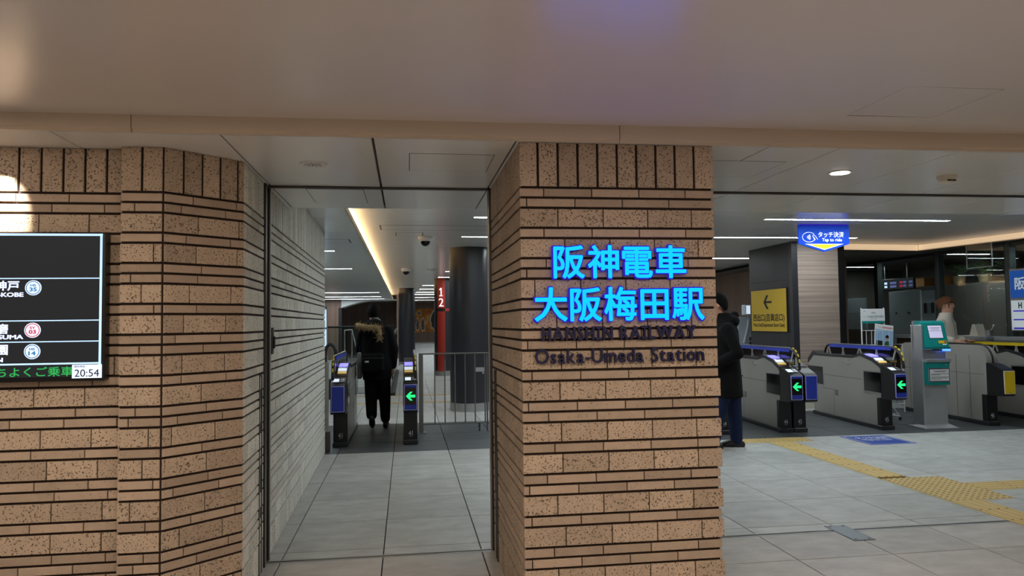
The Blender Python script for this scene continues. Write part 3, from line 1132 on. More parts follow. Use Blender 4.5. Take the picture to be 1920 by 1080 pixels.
t = thing('ceiling_speaker', 'flush round white speaker grille in the soffit over the passage', 'speaker', (-0.512, 4.257, SOF))
MB().disc((0, 0, -0.006), 0.075, 0.006, 32).build('rim', 'white_paint', t, True)
g = MB()
for k in range(19):
    a = k * 2.4
    r_ = 0.011 * math.sqrt(k)
    g.disc((r_ * math.cos(a), r_ * math.sin(a), -0.0075), 0.0042, 0.002, 8)
g.build('hole', 'black_plastic', t)
t = thing('recessed_downlight', 'round white downlight in the soffit right of the sign pillar', 'light', (2.674, 4.239, SOF))
MB().disc((0, 0, -0.005), 0.07, 0.005, 32).build('rim', 'white_paint', t, True)
MB().disc((0, 0, -0.008), 0.055, 0.003, 32).build('lens', 'downlight_white', t)
t = thing('smoke_detector', 'cream round smoke detector on the soffit at right', 'smoke detector', (3.45, 4.296, SOF))
MB().disc((0, 0, -0.022), 0.058, 0.022, 32).build('base', 'cream', t, True)
MB().rings([(0, 0, -0.022, 0.05, 0.05), (0, 0, -0.038, 0.046, 0.046), (0, 0, -0.046, 0.03, 0.03)], 24).build('chamber', 'cream', t, True)
MB().box(-0.028, 0.028, -0.047, -0.040, -0.040, -0.030).build('vent_slot', 'black_plastic', t)
# inspection outlines in the soffit
def slot_outline(label, x0, x1, y0, y1, z, w_=0.004, parent=None, name='access_panel'):
    t = thing(name, label, 'hatch', ((x0 + x1) / 2, (y0 + y1) / 2, z))
    a, b_ = (x1 - x0) / 2, (y1 - y0) / 2
    m = MB().box(-a, a, -b_, -b_ + w_, -0.001, 0.001).box(-a, a, b_ - w_, b_, -0.001, 0.001).box(-a, -a + w_, -b_, b_, -0.001, 0.001).box(a - w_, a, -b_, b_, -0.001, 0.001)
    m.build('frame_gap', 'joint_dark', t)
    MB().cbox(-a + w_, a - w_, -b_ + w_, b_ - w_, -0.0015, 0.0005, 0.0005).build('cover', 'panel_back', t)
    return t


slot_outline('flush square hatch in the soffit beside the sign pillar', 0.02, 0.48, 3.95, 4.40, SOF)
slot_outline('flush hatch in the soffit right of the sign pillar top', 1.62, 2.18, 3.98, 4.42, SOF)
slot_outline('flush hatch in the soffit just beyond the shutter slot', -0.66, -0.28, 5.05, 5.62, SOF)
# ceiling recess frames in the paid area
slot_outline('long flush ceiling panel with dark edge before the dome camera', -0.35, 1.75, 9.95, 10.45, CEIL, 0.02)
slot_outline('short flush ceiling panel nearest the cove', 0.02, 0.75, 8.0, 8.5, CEIL, 0.012)
slot_outline('flush ceiling panel beside the near dome camera', -0.15, 0.25, 10.75, 11.15, CEIL, 0.012)
slot_outline('flush panel with dark edge in the low left ceiling', -1.5, -0.72, 9.7, 10.1, LOWC, 0.018)


def dome(x, y, z, label, s=1.0):
    t = thing('dome_camera', label, 'camera', (x, y, z), 0, 'dome cameras')
    MB().rings([(0, 0, 0, 0.095 * s, 0.095 * s), (0, 0, -0.03 * s, 0.1 * s, 0.1 * s), (0, 0, -0.045 * s, 0.09 * s, 0.09 * s), (0, 0, -0.062 * s, 0.07 * s, 0.07 * s)], 28).build('housing', 'white_paint', t, True)
    MB().rings([(0, 0, -0.060 * s, 0.064 * s, 0.064 * s), (0, 0, -0.095 * s, 0.056 * s, 0.056 * s), (0, 0, -0.118 * s, 0.036 * s, 0.036 * s), (0, 0, -0.127 * s, 0.008 * s, 0.008 * s)], 24).build('dome', 'black_gloss', t, True)
    return t


dome(0.29, 11.25, CEIL, 'white dome camera with dark lens nearest, on the main ceiling', 1.15)
dome(0.0, 17.7, CEIL, 'smaller white dome camera farther back on the ceiling', 1.2)
t = thing('ceiling_sensor', 'small flat white sensor beside the farther dome camera', 'sensor', (0.62, 18.0, CEIL))
MB().disc((0, 0, -0.03), 0.11, 0.03, 24).build('base', 'white_paint', t, True)
MB().disc((0, 0, -0.045), 0.05, 0.015, 16).build('cap', 'cream', t, True)

# ------------------------------------------------------------------ tactile paving
GB = {}


def tactile(x0, y0, kind, along='y'):
    key = (kind, along)
    if key not in GB:
        m = MB().cbox(-0.1475, 0.1475, -0.1475, 0.1475, -0.012, 0.0015, 0.001)
        nb = len(m.f)
        if kind == 'dot':
            for i in range(5):
                for j in range(5):
                    cx_, cy_ = -0.12 + i * 0.06, -0.12 + j * 0.06
                    m.rings([(cx_, cy_, 0.001, 0.016, 0.016), (cx_, cy_, 0.0055, 0.010, 0.010)], 6)
        else:
            for i in range(4):
                c_ = -0.1125 + i * 0.075
                if along == 'y':
                    m.prism([(c_ - 0.016, 0.001), (c_ + 0.016, 0.001), (c_ + 0.009, 0.006), (c_ - 0.009, 0.006)], -0.135, 0.135, 'y')
                else:
                    m.prism([(c_ - 0.016, 0.001), (c_ + 0.016, 0.001), (c_ + 0.009, 0.006), (c_ - 0.009, 0.006)], -0.135, 0.135, 'x')
        me = m.mesh('tactile_tile')
        me.materials.append(MATS['tactile_yellow'])
        me.materials.append(MATS['tactile_dark'])
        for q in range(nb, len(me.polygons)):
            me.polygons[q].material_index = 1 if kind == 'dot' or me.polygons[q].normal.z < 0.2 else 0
        GB[key] = me
    return link('tactile_tile', GB[key], tac, (x0 + 0.15, y0 + 0.15, 0.0015))


tac = bpy.data.objects.new('trim_7', None)
COL.objects.link(tac)
struct(tac, 'yellow tactile guide path of ribbed and dotted blocks')
yy = 8.63
for k in range(2):
    pass
for i in range(3):
    tactile(4.08 + 0.30 * i if i < 1 else (4.38 if i == 1 else 4.68), 8.62, 'dot')
tactile(4.98, 8.62, 'dot') if False else None
y = 8.32
while y > 6.5:
    tactile(4.38, y, 'bar')
    y -= 0.30
yd = 5.56
for j in range(3):
    for i in range(2):
        tactile(4.38 + 0.3 * i, yd + 0.3 * j, 'dot')
y = 5.26
while y > 3.2:
    tactile(4.38, y, 'bar')
    y -= 0.30
x = 4.98
while x < 9.0:
    tactile(x, 5.86, 'bar', 'x')
    x += 0.30
o = MB()
for yv in (14.45, 15.9):
    o.box(-1.4, 2.6, yv - 0.1, yv + 0.1, -0.004, 0.004)
stuff(o.build('far_tactile_strip', 'tactile_yellow', tac))

# floor cover plate on the track
t = thing('floor_plate', 'rectangular steel cover plate over the floor track', 'plate', (3.065, 4.895, 0))
MB().cbox(-0.073, 0.073, -0.18, 0.18, -0.003, 0.004, 0.0015).build('plate', 'plate_steel', t)
MB().box(-0.080, 0.080, -0.187, 0.187, -0.003, 0.0015).build('plate_gap', 'black_plastic', t)
for sx, sy in ((-1, -1), (1, -1), (-1, 1), (1, 1)):
    MB().disc((sx * 0.05, sy * 0.155, 0.0038), 0.011, 0.001, 14).build('screw', 'gate_dark', t)
# blue floor sticker
t = thing('floor_sticker', 'blue tap payment sticker with white lettering on the floor before the gates', 'sticker', (5.75, 8.52, 0))
MB().cbox(-0.30, 0.30, -0.335, 0.335, 0.0005, 0.0022, 0.0005).build('sheet', 'floor_sticker', t)
m = MB().box(-0.27, 0.27, 0.295, 0.307, 0.002, 0.0027).box(-0.27, 0.27, -0.307, -0.295, 0.002, 0.0027)
m.box(-0.27, -0.258, -0.307, 0.307, 0.002, 0.0027).box(0.258, 0.27, -0.307, 0.307, 0.002, 0.0027)
m.build('border', 'sticker_white', t)
text('lettering', 'タッチ決済', (0.02, 0.16, 0.0027), 0.42, 0.12, 'sticker_white', (0, 0, 0), 0.0004, 0.02, t)
text('lettering', 'Tap to ride', (0.0, -0.02, 0.0027), 0.36, 0.09, 'sticker_white', (0, 0, 0), 0.0004, 0.0, t)
MB().box(-0.18, 0.2, 0.045, 0.065, 0.002, 0.0027).build('underline', 'cream', t)

# ------------------------------------------------------------------ ticket gates
def arrow_poly(w_, h_):
    """left pointing arrow centred on 0 (u right, v up)"""
    a, b_ = w_ / 2, h_ / 2
    t_ = h_ * 0.155
    return [(-a, 0), (-a + b_ - 0.0, b_), (-a + b_ + t_ * 1.75, b_), (-a + t_ * 2.75, t_), (a, t_), (a, -t_), (-a + t_ * 2.75, -t_), (-a + b_ + t_ * 1.75, -b_), (-a + b_, -b_)]


def gate(label, x, y, rz, number, panel='arrow', rail_x=0.06, rail_col='blue_rail', plain_side=False, rail=True, readers=True, extra=''):
    """local x across (width 0.17), local y away from the camera, z up"""
    t = thing('ticket_gate', label, 'ticket gate', (x, y, 0), rz, 'ticket gates')
    W = 0.084
    MB().cbox(-W - 0.008, W + 0.008, -0.055, 1.84, 0.0, 0.058, 0.008).build('base_plinth', 'gate_dark', t)
    if plain_side:
        body = [(0.06, 0.06), (1.9, 0.06), (1.9, 0.98)] + [(1.9 - 0.13 * (1 - math.cos(a)), 0.97 + 0.13 * math.sin(a)) for a in [math.pi / 2 * k / 6 for k in range(1, 7)]]
        body += [(0.16 - 0.22 * math.sin(a), 0.88 + 0.22 * math.cos(a)) for a in [math.pi / 2 * k / 8 for k in range(0, 9)]] + [(-0.06, 0.43), (0.06, 0.41)]
    else:
        body = [(0.06, 0.06), (1.80, 0.06), (1.80, 0.45), (1.95, 0.49), (1.95, 0.86), (1.80, 0.985), (1.65, 0.945), (0.64, 0.95), (0.45, 1.0), (0.16, 0.95), (-0.056, 0.86), (-0.056, 0.44), (0.06, 0.42)]
    bo = MB().prism(body, -W, W, 'x').build('body', 'gate_steel', t)
    if not plain_side:
        # dark top deck following the crest
        top = [(1.965, 0.80), (1.965, 0.872), (1.805, 1.0), (1.65, 0.962), (0.64, 0.966), (0.455, 1.016), (0.16, 0.966), (-0.07, 0.872), (-0.07, 0.80), (-0.02, 0.845), (0.15, 0.915), (0.43, 0.975), (0.64, 0.935), (1.62, 0.93), (1.78, 0.93), (1.90, 0.84)]
        MB().prism(top, -W - 0.003, W + 0.003, 'x').build('top_deck', 'gate_dark', t)
        for s in (-1, 1):
            xa, xb = (-W - 0.006, -W) if s < 0 else (W, W + 0.006)
            fw = [(0.34, 0.50), (0.34, 0.76), (-0.04, 0.765), (-0.056, 0.76), (-0.056, 0.50)]
            MB().prism(fw, xa, xb, 'x').build('side_window', 'black_gloss', t)
            rw = [(1.955, 0.50), (1.955, 0.76), (1.50, 0.76), (1.50, 0.49)]
            MB().prism(rw, xa, xb, 'x').build('side_window', 'black_gloss', t)
            m = MB()
            xc, xd = (-W - 0.009, -W) if s < 0 else (W, W + 0.009)
            m.prism([(0.36, 0.765), (0.36, 0.782), (-0.056, 0.787), (-0.056, 0.772)], xc, xd, 'x').prism([(0.36, 0.478), (0.36, 0.495), (-0.056, 0.495), (-0.056, 0.478)], xc, xd, 'x').prism([(0.345, 0.48), (0.36, 0.48), (0.36, 0.78), (0.345, 0.78)], xc, xd, 'x')
            m.build('window_trim', 'steel', t)
            # panel joints, vents and the lock on the flank
            j = MB()
            xe, xf = (-W - 0.0012, -W) if s < 0 else (W, W + 0.0012)
            j.box(xe, xf, 0.40, 1.47, 0.645, 0.650).box(xe, xf, 1.18, 1.185, 0.06, 0.44).box(xe, xf, 1.18, 1.50, 0.436, 0.441).box(xe, xf, 1.475, 1.48, 0.44, 0.645)
            for q in range(4):
                j.box(xe, xf, 1.06, 1.15, 0.36 + q * 0.022, 0.372 + q * 0.022)
            j.build('flank_joint', 'gate_dark', bo)
            l_ = MB().disc((xe - 0.004 if s < 0 else xf, 0.80, 0.895), 0.018, 0.005, 14, 'x')
            l_.box(min(xe, xf) - 0.004, max(xe, xf) + 0.004, 0.70, 0.80, 0.845, 0.865)
            l_.build('lock', 'aluminium', bo)
    else:
        for s in (-1, 1):
            xe, xf = (-W - 0.0012, -W) if s < 0 else (W, W + 0.0012)
            j = MB()
            for q in (0.28, 0.56, 0.84, 1.12, 1.40, 1.66):
                j.box(xe, xf, q, q + 0.006, 0.07, 0.96)
            j.box(xe, xf, 0.0, 1.85, 0.70, 0.704)
            j.build('flank_joint', 'gate_dark', bo)
        crest = [(1.915, 0.97)] + [(1.915 - 0.145 * (1 - math.cos(a)), 0.97 + 0.145 * math.sin(a)) for a in [math.pi / 2 * k / 6 for k in range(0, 7)]] + [(0.16 - 0.235 * math.sin(a), 0.88 + 0.235 * math.cos(a)) for a in [math.pi / 2 * k / 8 for k in range(0, 9)]] + [(-0.075, 0.45)]
        MB().tube([(-W * 0.0, p[0], p[1]) for p in crest], 0.012, 8).build('crest_trim', 'black_plastic', t, True)
        inner = [(p[0], p[1]) for p in crest]
    # front head
    head = [(-0.05, 0.42), (-0.05, 0.868), (-0.14, 0.852), (-0.30, 0.80), (-0.355, 0.775), (-0.362, 0.46), (-0.33, 0.432), (-0.22, 0.425)]
    MB().prism(head, -W - 0.002, W + 0.002, 'x').build('head', 'black_plastic', t)
    MB().cbox(-W - 0.001, W + 0.001, -0.022, 0.06, 0.055, 0.43, 0.006).build('front_leg', 'black_plastic', t)
    if readers:
        # card reader, ticket slots, little display along the slope (0.16,0.966)->(-0.07,0.872), then the head slope
        def on(p0, p1, u0, u1, w_, lift, mat, name, par=t, xo=0.0):
            a = Vector((0, p0[0] + (p1[0] - p0[0]) * u0, p0[1] + (p1[1] - p0[1]) * u0))
            b_ = Vector((0, p0[0] + (p1[0] - p0[0]) * u1, p0[1] + (p1[1] - p0[1]) * u1))
            n_ = Vector((0, (p1[1] - p0[1]), -(p1[0] - p0[0]))).normalized()
            if n_.z < 0:
                n_ = -n_
            m = MB()
            vs2 = []
            for p in (a, b_):
                for s in (-1, 1):
                    for l2 in (0.0, lift):
                        vs2.append((xo + s * w_ / 2, (p + n_ * l2).y, (p + n_ * l2).z))
            m.add(vs2, [(0, 1, 3, 2), (4, 6, 7, 5), (0, 4, 5, 1), (2, 3, 7, 6), (1, 5, 7, 3), (0, 2, 6, 4)])
            return m.build(name, mat, par)
        S0, S1, S2 = (0.43, 1.012), (0.16, 0.968), (-0.07, 0.874)
        xo = -0.02 * (1 if rail_x > 0 else -1)
        on(S0, S1, 0.35, 0.95, 0.105, 0.012, 'reader_blue', 'card_reader', t, xo)
        on(S1, S2, 0.10, 0.18, 0.12, 0.010, 'aluminium', 'slot_edge', t, xo)
        on(S1, S2, 0.22, 0.46, 0.105, 0.012, 'slot_white', 'ticket_slot', t, xo)
        on(S1, S2, 0.58, 0.76, 0.105, 0.012, 'slot_gold', 'ticket_slot', t, xo)
        on((-0.14, 0.852), (-0.30, 0.80), 0.10, 0.92, 0.15, 0.006, 'gate_dark', 'display_hood')
        on((-0.14, 0.852), (-0.30, 0.80), 0.25, 0.80, 0.07, 0.009, 'slot_white', 'display', t, -0.03)
        on((-0.14, 0.852), (-0.30, 0.80), 0.30, 0.45, 0.05, 0.009, 'aluminium', 'display', t, 0.045)
        on((-0.14, 0.852), (-0.30, 0.80), 0.60, 0.75, 0.05, 0.009, 'aluminium', 'display', t, 0.045)
    # front panel
    yf = -0.366
    if panel:
        colr = {'arrow': 'lavender', 'blue': 'lavender', 'yellow': 'cream'}[panel]
        fr = MB().cbox(-0.078, 0.078, yf - 0.004, yf + 0.02, 0.462, 0.772, 0.002).build('front_panel', colr, t)
        inner = {'arrow': 'black_gloss', 'blue': 'blue_panel', 'yellow': 'yellow_panel'}[panel]
        MB().box(-0.070, 0.070, yf - 0.006, yf - 0.003, 0.470, 0.764).build('panel_face', inner, fr)
        if panel == 'arrow':
            MB().box(-0.066, 0.066, yf - 0.0075, yf - 0.006, 0.735, 0.760).build('panel_band', 'blue_panel', fr)
            MB().box(-0.066, 0.066, yf - 0.0075, yf - 0.006, 0.475, 0.528).build('panel_band', 'blue_panel', fr)
            pts = arrow_poly(0.112, 0.104)
            MB().prism([(u, v + 0.632) for u, v in pts], yf - 0.009, yf - 0.006, 'y').build('arrow', 'arrow_green', fr)
        else:
            MB().prism([(-0.012, 0.483), (0.012, 0.483), (0.0, 0.492)], yf - 0.0075, yf - 0.006, 'y').build('panel_mark', 'black_plastic', fr)
    if number:
        text('number', number, (0.0, -0.0238, 0.140), 0.050, 0.058, 'number_grey', FRONT, 0.0008, 0.0, t)
        MB().box(-0.02, 0.02, -0.0235, -0.021, 0.099, 0.103).build('number_rule', 'ink_grey', t)
    if rail:
        arc = [(1.70, 0.96), (1.675, 1.03), (1.62, 1.08), (1.53, 1.105), (0.8, 1.107), (-0.08, 1.107), (-0.18, 1.09), (-0.26, 1.04), (-0.31, 0.97), (-0.33, 0.88), (-0.33, 0.84)]
        rw = 0.018
        out_ = [(p[0], p[1]) for p in arc]
        m = MB()
        m.tube([(rail_x, p[0], p[1]) for p in arc], rw, 8)
        m.build('rail', 'black_plastic', t, True)
        MB().box(rail_x - 0.012, rail_x + 0.012, -0.08, 1.55, 1.122, 1.128).build('rail_top', 'aluminium', t)
        for s in (-1, 1):
            MB().box(rail_x + s * 0.0185 - 0.002, rail_x + s * 0.0185 + 0.002, -0.10, 1.52, 1.068, 1.112).build('rail_band', rail_col, t)
        MB().box(rail_x - 0.006, rail_x + 0.006, -0.20, 1.58, 0.90, 1.07).build('rail_pane', 'black_gloss', t)
        for u, d in ((-0.12, -0.06), (0.22, 0.05), (0.30, -0.05), (0.62, 0.06), (0.76, -0.06), (1.10, 0.06), (1.18, -0.06), (1.50, 0.06)):
            MB().prism([(u - 0.016, 0.94), (u + 0.016, 0.94), (u + d + 0.016, 1.072), (u + d - 0.016, 1.072)], rail_x - 0.012, rail_x + 0.012, 'x').build('rail_strut', 'gate_steel', t)
        for k in range(4):
            a0 = 0.15 + 0.36 * k
            seg = []
            for q in range(3):
                a = a0 + 0.10 * q
                seg.append((rail_x, -0.12 - 0.222 * math.sin(min(a, 1.57)), 0.91 + 0.212 * math.cos(min(a, 1.57))))
            MB().tube(seg, 0.010, 6).build('rail_mark', 'yellow_panel', t)
    return t


gate('left unit of gate 41 with a plain blue panel beside the pale brick wall', -0.815, 9.46, 0.0, '41', 'blue', rail_x=-0.062)
gate('right unit of gate 41 with a green arrow beside the grey fence', 0.045, 9.47, 0.0, '41', 'arrow', rail_x=0.060)
RZ = math.radians(-3.2)
gate('gate 44 unit half hidden behind the brick pillar and the man in jeans', 4.14, 9.37, RZ, '44', 'yellow', rail_x=-0.062)
gate('gate 44 unit with green arrow, joined to the unit marked 45', 4.995, 9.36, RZ, '44', 'arrow', rail_x=0.060)
gate('unit marked 45 with plain blue panel, joined to the arrow unit', 5.19, 9.35, RZ, '45', 'blue', rail_x=0.062, rail=False, readers=False)
gate('gate unit with green arrow left of the teal machine', 6.395, 9.27, RZ, '45', 'arrow', rail_x=0.066)
gate('plain steel gate unit with yellow panel right of the teal machine', 8.03, 9.33, RZ, '46', 'yellow', plain_side=True, rail=False, readers=False)
gate('rightmost gate unit with yellow rail and yellow panel, cut by the frame', 9.02, 9.62, RZ, '46', 'yellow', rail_x=-0.062, rail_col='yellow_panel')
for o in bpy.data.objects:
    pass
# red lamp on the half hidden unit
rl = thing('warning_lamp', 'small red lamp on the half hidden yellow panel', 'lamp', (4.14 - 0.02, 9.0, 0.80))
MB().disc((0.045, -0.02, 0.0), 0.014, 0.012, 12).disc((0.085, -0.02, 0.0), 0.014, 0.012, 12).build('lens', 'led_red', rl)
MB().box(0.02, 0.11, -0.04, 0.0, -0.012, 0.0).build('mount', 'black_plastic', rl)

# ------------------------------------------------------------------ swing fence beside gate 41
fn = thing('steel_fence', 'low grey steel bar fence gate beside the arrow gate 41', 'fence', (0, 10.40, 0))
MB().cbox(0.165, 0.225, -0.03, 0.03, 0, 1.075, 0.004).build('post', 'fence_steel', fn)
MB().cbox(0.165, 0.26, -0.06, 0.06, 0, 0.008, 0.002).build('post_base', 'fence_steel', fn)
MB().cbox(0.165, 1.42, -0.022, 0.022, 1.075, 1.095, 0.004).build('top_rail', 'fence_steel', fn)
MB().cbox(0.225, 1.42, -0.014, 0.014, 0.108, 0.124, 0.003).build('bottom_rail', 'fence_steel', fn)
for xb in (0.385, 0.525, 0.666, 0.807, 0.945, 1.085, 1.32):
    MB().tube([(xb, 0, 0.116), (xb, 0, 1.08)], 0.0085, 8).build('bar', 'fence_steel', fn, True)
MB().tube([(1.115, 0, 0.0), (1.115, 0, 1.08)], 0.012, 10).build('bar', 'fence_steel', fn, True)
MB().cbox(0.955, 1.075, -0.03, -0.012, 0.825, 0.885, 0.003).build('latch_box', 'aluminium', fn)
MB().cbox(1.045, 1.07, -0.035, -0.012, 0.795, 0.822, 0.002).build('latch_knob', 'aluminium', fn)
cs = MB().box(0.99, 1.015, -0.02, 0.02, 0.05, 0.115).build('caster', 'gate_dark', fn)
MB().disc((0.993, 0, 0.032), 0.03, 0.018, 18, 'x').build('wheel', 'black_plastic', cs)
MB().disc((0.990, 0, 0.032), 0.012, 0.024, 12, 'x').build('hub', 'aluminium', cs)

# ------------------------------------------------------------------ columns
def round_column(name, label, x, y, r, z1):
    t = thing(name, label, 'column', (x, y, 0))
    MB().rings([(0, 0, 0.13, r, r), (0, 0, z1, r, r)], 48).build('shaft', 'column_dark', t, True)
    MB().rings([(0, 0, 0.0, r + 0.01, r + 0.01), (0, 0, 0.14, r + 0.01, r + 0.01)], 48).build('base_ring', 'steel', t, True)
    return t


round_column('round_column', 'large dark round column behind the grey fence', 1.095, 13.0, 0.345, CEIL)
round_column('round_column', 'slimmer dark round column right of the walking man', 0.01, 27.5, 0.30, CEIL)
rc = round_column('round_column', 'dark round column with a red band numbered 1 and 2', 1.12, 21.9, 0.31, CEIL)
# red band: curved shell on the front of the column
def shell(r, a0, a1, z0, z1, n=10, th=0.012):
    m = MB()
    pts = []
    for k in range(n + 1):
        a = a0 + (a1 - a0) * k / n
        pts.append((math.cos(a), math.sin(a)))
    poly = [(r * c, r * s) for c, s in pts] + [((r - th) * c, (r - th) * s) for c, s in pts[::-1]]
    return m.prism(poly, z0, z1, 'z')


A = math.radians
shell(0.325, A(226), A(269), 0.13, 1.86).build('red_band', 'column_red', rc, True)
shell(0.325, A(226), A(269), 1.95, CEIL).build('red_band', 'column_red', rc, True)
shell(0.33, A(270), A(305), 1.865, 1.945).build('red_tab', 'column_red', rc, True)
for ch, z in (('1', 2.42), ('2', 2.12)):
    if ch == '1':
        o_ = MB().box(-0.014, 0.014, -0.01, 0.01, -0.12, 0.12).prism([(-0.055, 0.07), (-0.014, 0.12), (-0.014, 0.085), (-0.045, 0.055)], -0.01, 0.01, 'y').box(-0.05, 0.05, -0.0101, 0.0101, -0.12, -0.097).build('numeral', 'number_white', rc, loc=(-0.12, -0.335, z))
        o_.rotation_euler = (0, 0, A(-22))
        continue
    o_ = text('numeral', ch, (-0.12, -0.335, z), 0.14, 0.24, 'number_white', FRONT, 0.01, 0.0, rc)
    o_.rotation_euler = (math.pi / 2, 0, A(-22))
# square column: black flank, wooden front
CX0, CX1, CY0, CY1 = 6.46, 7.42, 11.72, 13.30
sc_ = thing('square_column', 'square column with black flank and pale wood front panels', 'column', (0, 0, 0))
MB().box(CX0 + 0.01, CX1 - 0.01, CY0 + 0.012, CY1, 0, CEIL).build('core', 'wood_dark', sc_)
for z0, z1 in ((0.0, 0.10), (0.103, 2.175), (2.18, CEIL)):
    MB().cbox(CX0, CX0 + 0.012, CY0 + 0.10, CY1, z0, z1 - 0.002, 0.001).build('flank_panel', 'wood_dark', sc_)
MB().cbox(CX0 - 0.004, CX0 + 0.10, CY0 - 0.004, CY0 + 0.10, 0.0, CEIL, 0.003).build('corner_post', 'column_dark', sc_)
MB().cbox(CX0 + 0.10, CX1 - 0.12, CY0, CY0 + 0.014, 0.0, 0.10, 0.001).build('skirting', 'cream', sc_)
MB().cbox(CX0 + 0.102, CX1 - 0.122, CY0 - 0.002, CY0 + 0.014, 0.104, 2.174, 0.001).build('wood_panel', 'wood_column', sc_)
MB().cbox(CX0 + 0.102, CX1 - 0.122, CY0 - 0.002, CY0 + 0.014, 2.180, CEIL, 0.001).build('wood_panel', 'wood_column', sc_)
MB().cbox(CX1 - 0.12, CX1, CY0 - 0.004, CY0 + 0.10, 0.0, CEIL, 0.003).build('corner_post', 'black_plastic', sc_)
# yellow exit sign on the flank
ys = thing('exit_sign', 'yellow exit sign with black arrow on the black column flank', 'sign', (CX0, 12.55, 1.665))
SW, SH = 1.29, 0.745
MB().cbox(-0.022, -0.004, -SW / 2 - 0.012, SW / 2 + 0.012, -SH / 2 - 0.012, SH / 2 + 0.012, 0.002).build('backing', 'sign_black', ys)
MB().cbox(-0.028, -0.018, -SW / 2, SW / 2, -SH / 2, SH / 2, 0.002).build('face', 'yellow_sign', ys)
# arrow pointing to the far side (left in the picture)
m = MB()
ax, az = 0.10, 0.15


def yz(u, v):     # u to the right in the picture = towards -Y
    return (-u, v)


m.prism([yz(-0.16, az), yz(-0.05, az + 0.125), yz(0.025, az + 0.125), yz(-0.085, az)], -0.0305, -0.027, 'x')
m.prism([yz(-0.16, az), yz(-0.085, az), yz(0.025, az - 0.125), yz(-0.05, az - 0.125)], -0.0305, -0.027, 'x')
m.prism([yz(-0.12, az + 0.018), yz(0.14, az + 0.018), yz(0.14, az - 0.018), yz(-0.12, az - 0.018)], -0.0305, -0.027, 'x')
m.build('arrow', 'sign_black', ys)
text('lettering', '西出口(百貨店口)', (-0.0288, 0.0, -0.135), 1.16, 0.155, 'sign_black', LEFTF, 0.001, 0.022, ys)
text('lettering', 'West Exit(Department Store Gate)', (-0.0288, 0.0, -0.268), 1.16, 0.085, 'sign_black', LEFTF, 0.001, 0.012, ys)

# ------------------------------------------------------------------ hanging tap-to-ride sign
ts = thing('hanging_sign', 'blue hanging tap payment sign with yellow triangle', 'sign', (5.775, 9.6, 0))
poly = [(-0.38, 2.812), (0.38, 2.812), (0.38, 2.545), (0.0, 2.435), (-0.38, 2.545)]
MB().prism(poly, -0.012, 0.012, 'y').build('board', 'tap_blue', ts)
MB().prism([(-0.29, 2.547), (0.29, 2.547), (0.0, 2.462)], -0.0135, -0.011, 'y').build('triangle_edge', 'tap_white', ts)
MB().prism([(-0.22, 2.538), (0.22, 2.538), (0.0, 2.474)], -0.0150, -0.0125, 'y').build('triangle', 'tap_yellow', ts)
text('lettering', 'タッチ決済', (0.105, -0.0135, 2.678), 0.385, 0.080, 'tap_white', FRONT, 0.0006, 0.016, ts)
text('lettering', 'Tap to ride', (0.118, -0.0135, 2.597), 0.30, 0.058, 'tap_white', FRONT, 0.0006, 0.020, ts)
m = MB()
em = [(-0.225 + 0.098 * math.cos(a), -0.0125, 2.64 + 0.068 * math.sin(a)) for a in [math.radians(40 + 292 * k / 32) for k in range(33)]]
m.tube(em, 0.0038, 6)
for i, r_ in enumerate((0.012, 0.022, 0.032, 0.042)):
    m.tube([(-0.262 + r_ * 1.15 * math.cos(a) + 0.008 * i * 0.4, -0.0125, 2.64 + (0.016 + 0.009 * i) * math.sin(a) / 0.64 * 0.9) for a in [math.radians(-40 + 80 * k / 8) for k in range(9)]], 0.0042, 6)
m.tube([(-0.165, -0.0125, 2.668), (-0.150, -0.0125, 2.672), (-0.125, -0.0125, 2.650), (-0.095, -0.0125, 2.607)], 0.0045, 6)
m.tube([(-0.165, -0.0125, 2.668), (-0.168, -0.0125, 2.650), (-0.150, -0.0125, 2.632), (-0.132, -0.0125, 2.605)], 0.0045, 6)
m.tube([(-0.160, -0.0125, 2.642), (-0.152, -0.0125, 2.615), (-0.135, -0.0125, 2.600)], 0.004, 6)
m.build('tap_symbol', 'tap_white', ts)
MB().box(-0.36, 0.36, -0.02, 0.02, 2.80, CEIL - 0.001).build('hanger', 'navy_body', ts)

# ------------------------------------------------------------------ teal machine
kz = math.radians(-4)
k_ = thing('ticket_machine', 'teal payment machine with tilted screen on a grey stand', 'machine', (7.15, 9.27, 0), kz)
MB().prism([(-0.25, -0.13), (0.25, -0.13), (0.16, -0.02), (0.16, 0.28), (-0.25, 0.28)], 0.0, 0.012, 'z').build('base_plate', 'aluminium', k_)
MB().add([(-0.22, -0.12, 0.012), (0.23, -0.12, 0.012), (0.16, 0.0, 0.06), (-0.17, 0.0, 0.06), (-0.22, 0.25, 0.012), (0.22, 0.25, 0.012)],
         [(0, 1, 2, 3), (0, 3, 4), (1, 5, 2), (3, 2, 5, 4), (0, 4, 5, 1)]).build('base_wedge', 'aluminium', k_)
MB().cbox(-0.165, 0.165, 0.0, 0.20, 0.05, 1.05, 0.006).build('stand', 'aluminium', k_)
MB().cbox(-0.19, -0.165, -0.02, 0.22, 0.012, 1.40, 0.004).build('side_rail', 'aluminium', k_)
MB().cbox(0.10, 0.165, 0.02, 0.20, 0.98, 1.06, 0.003).build('stand_slot', 'gate_dark', k_)
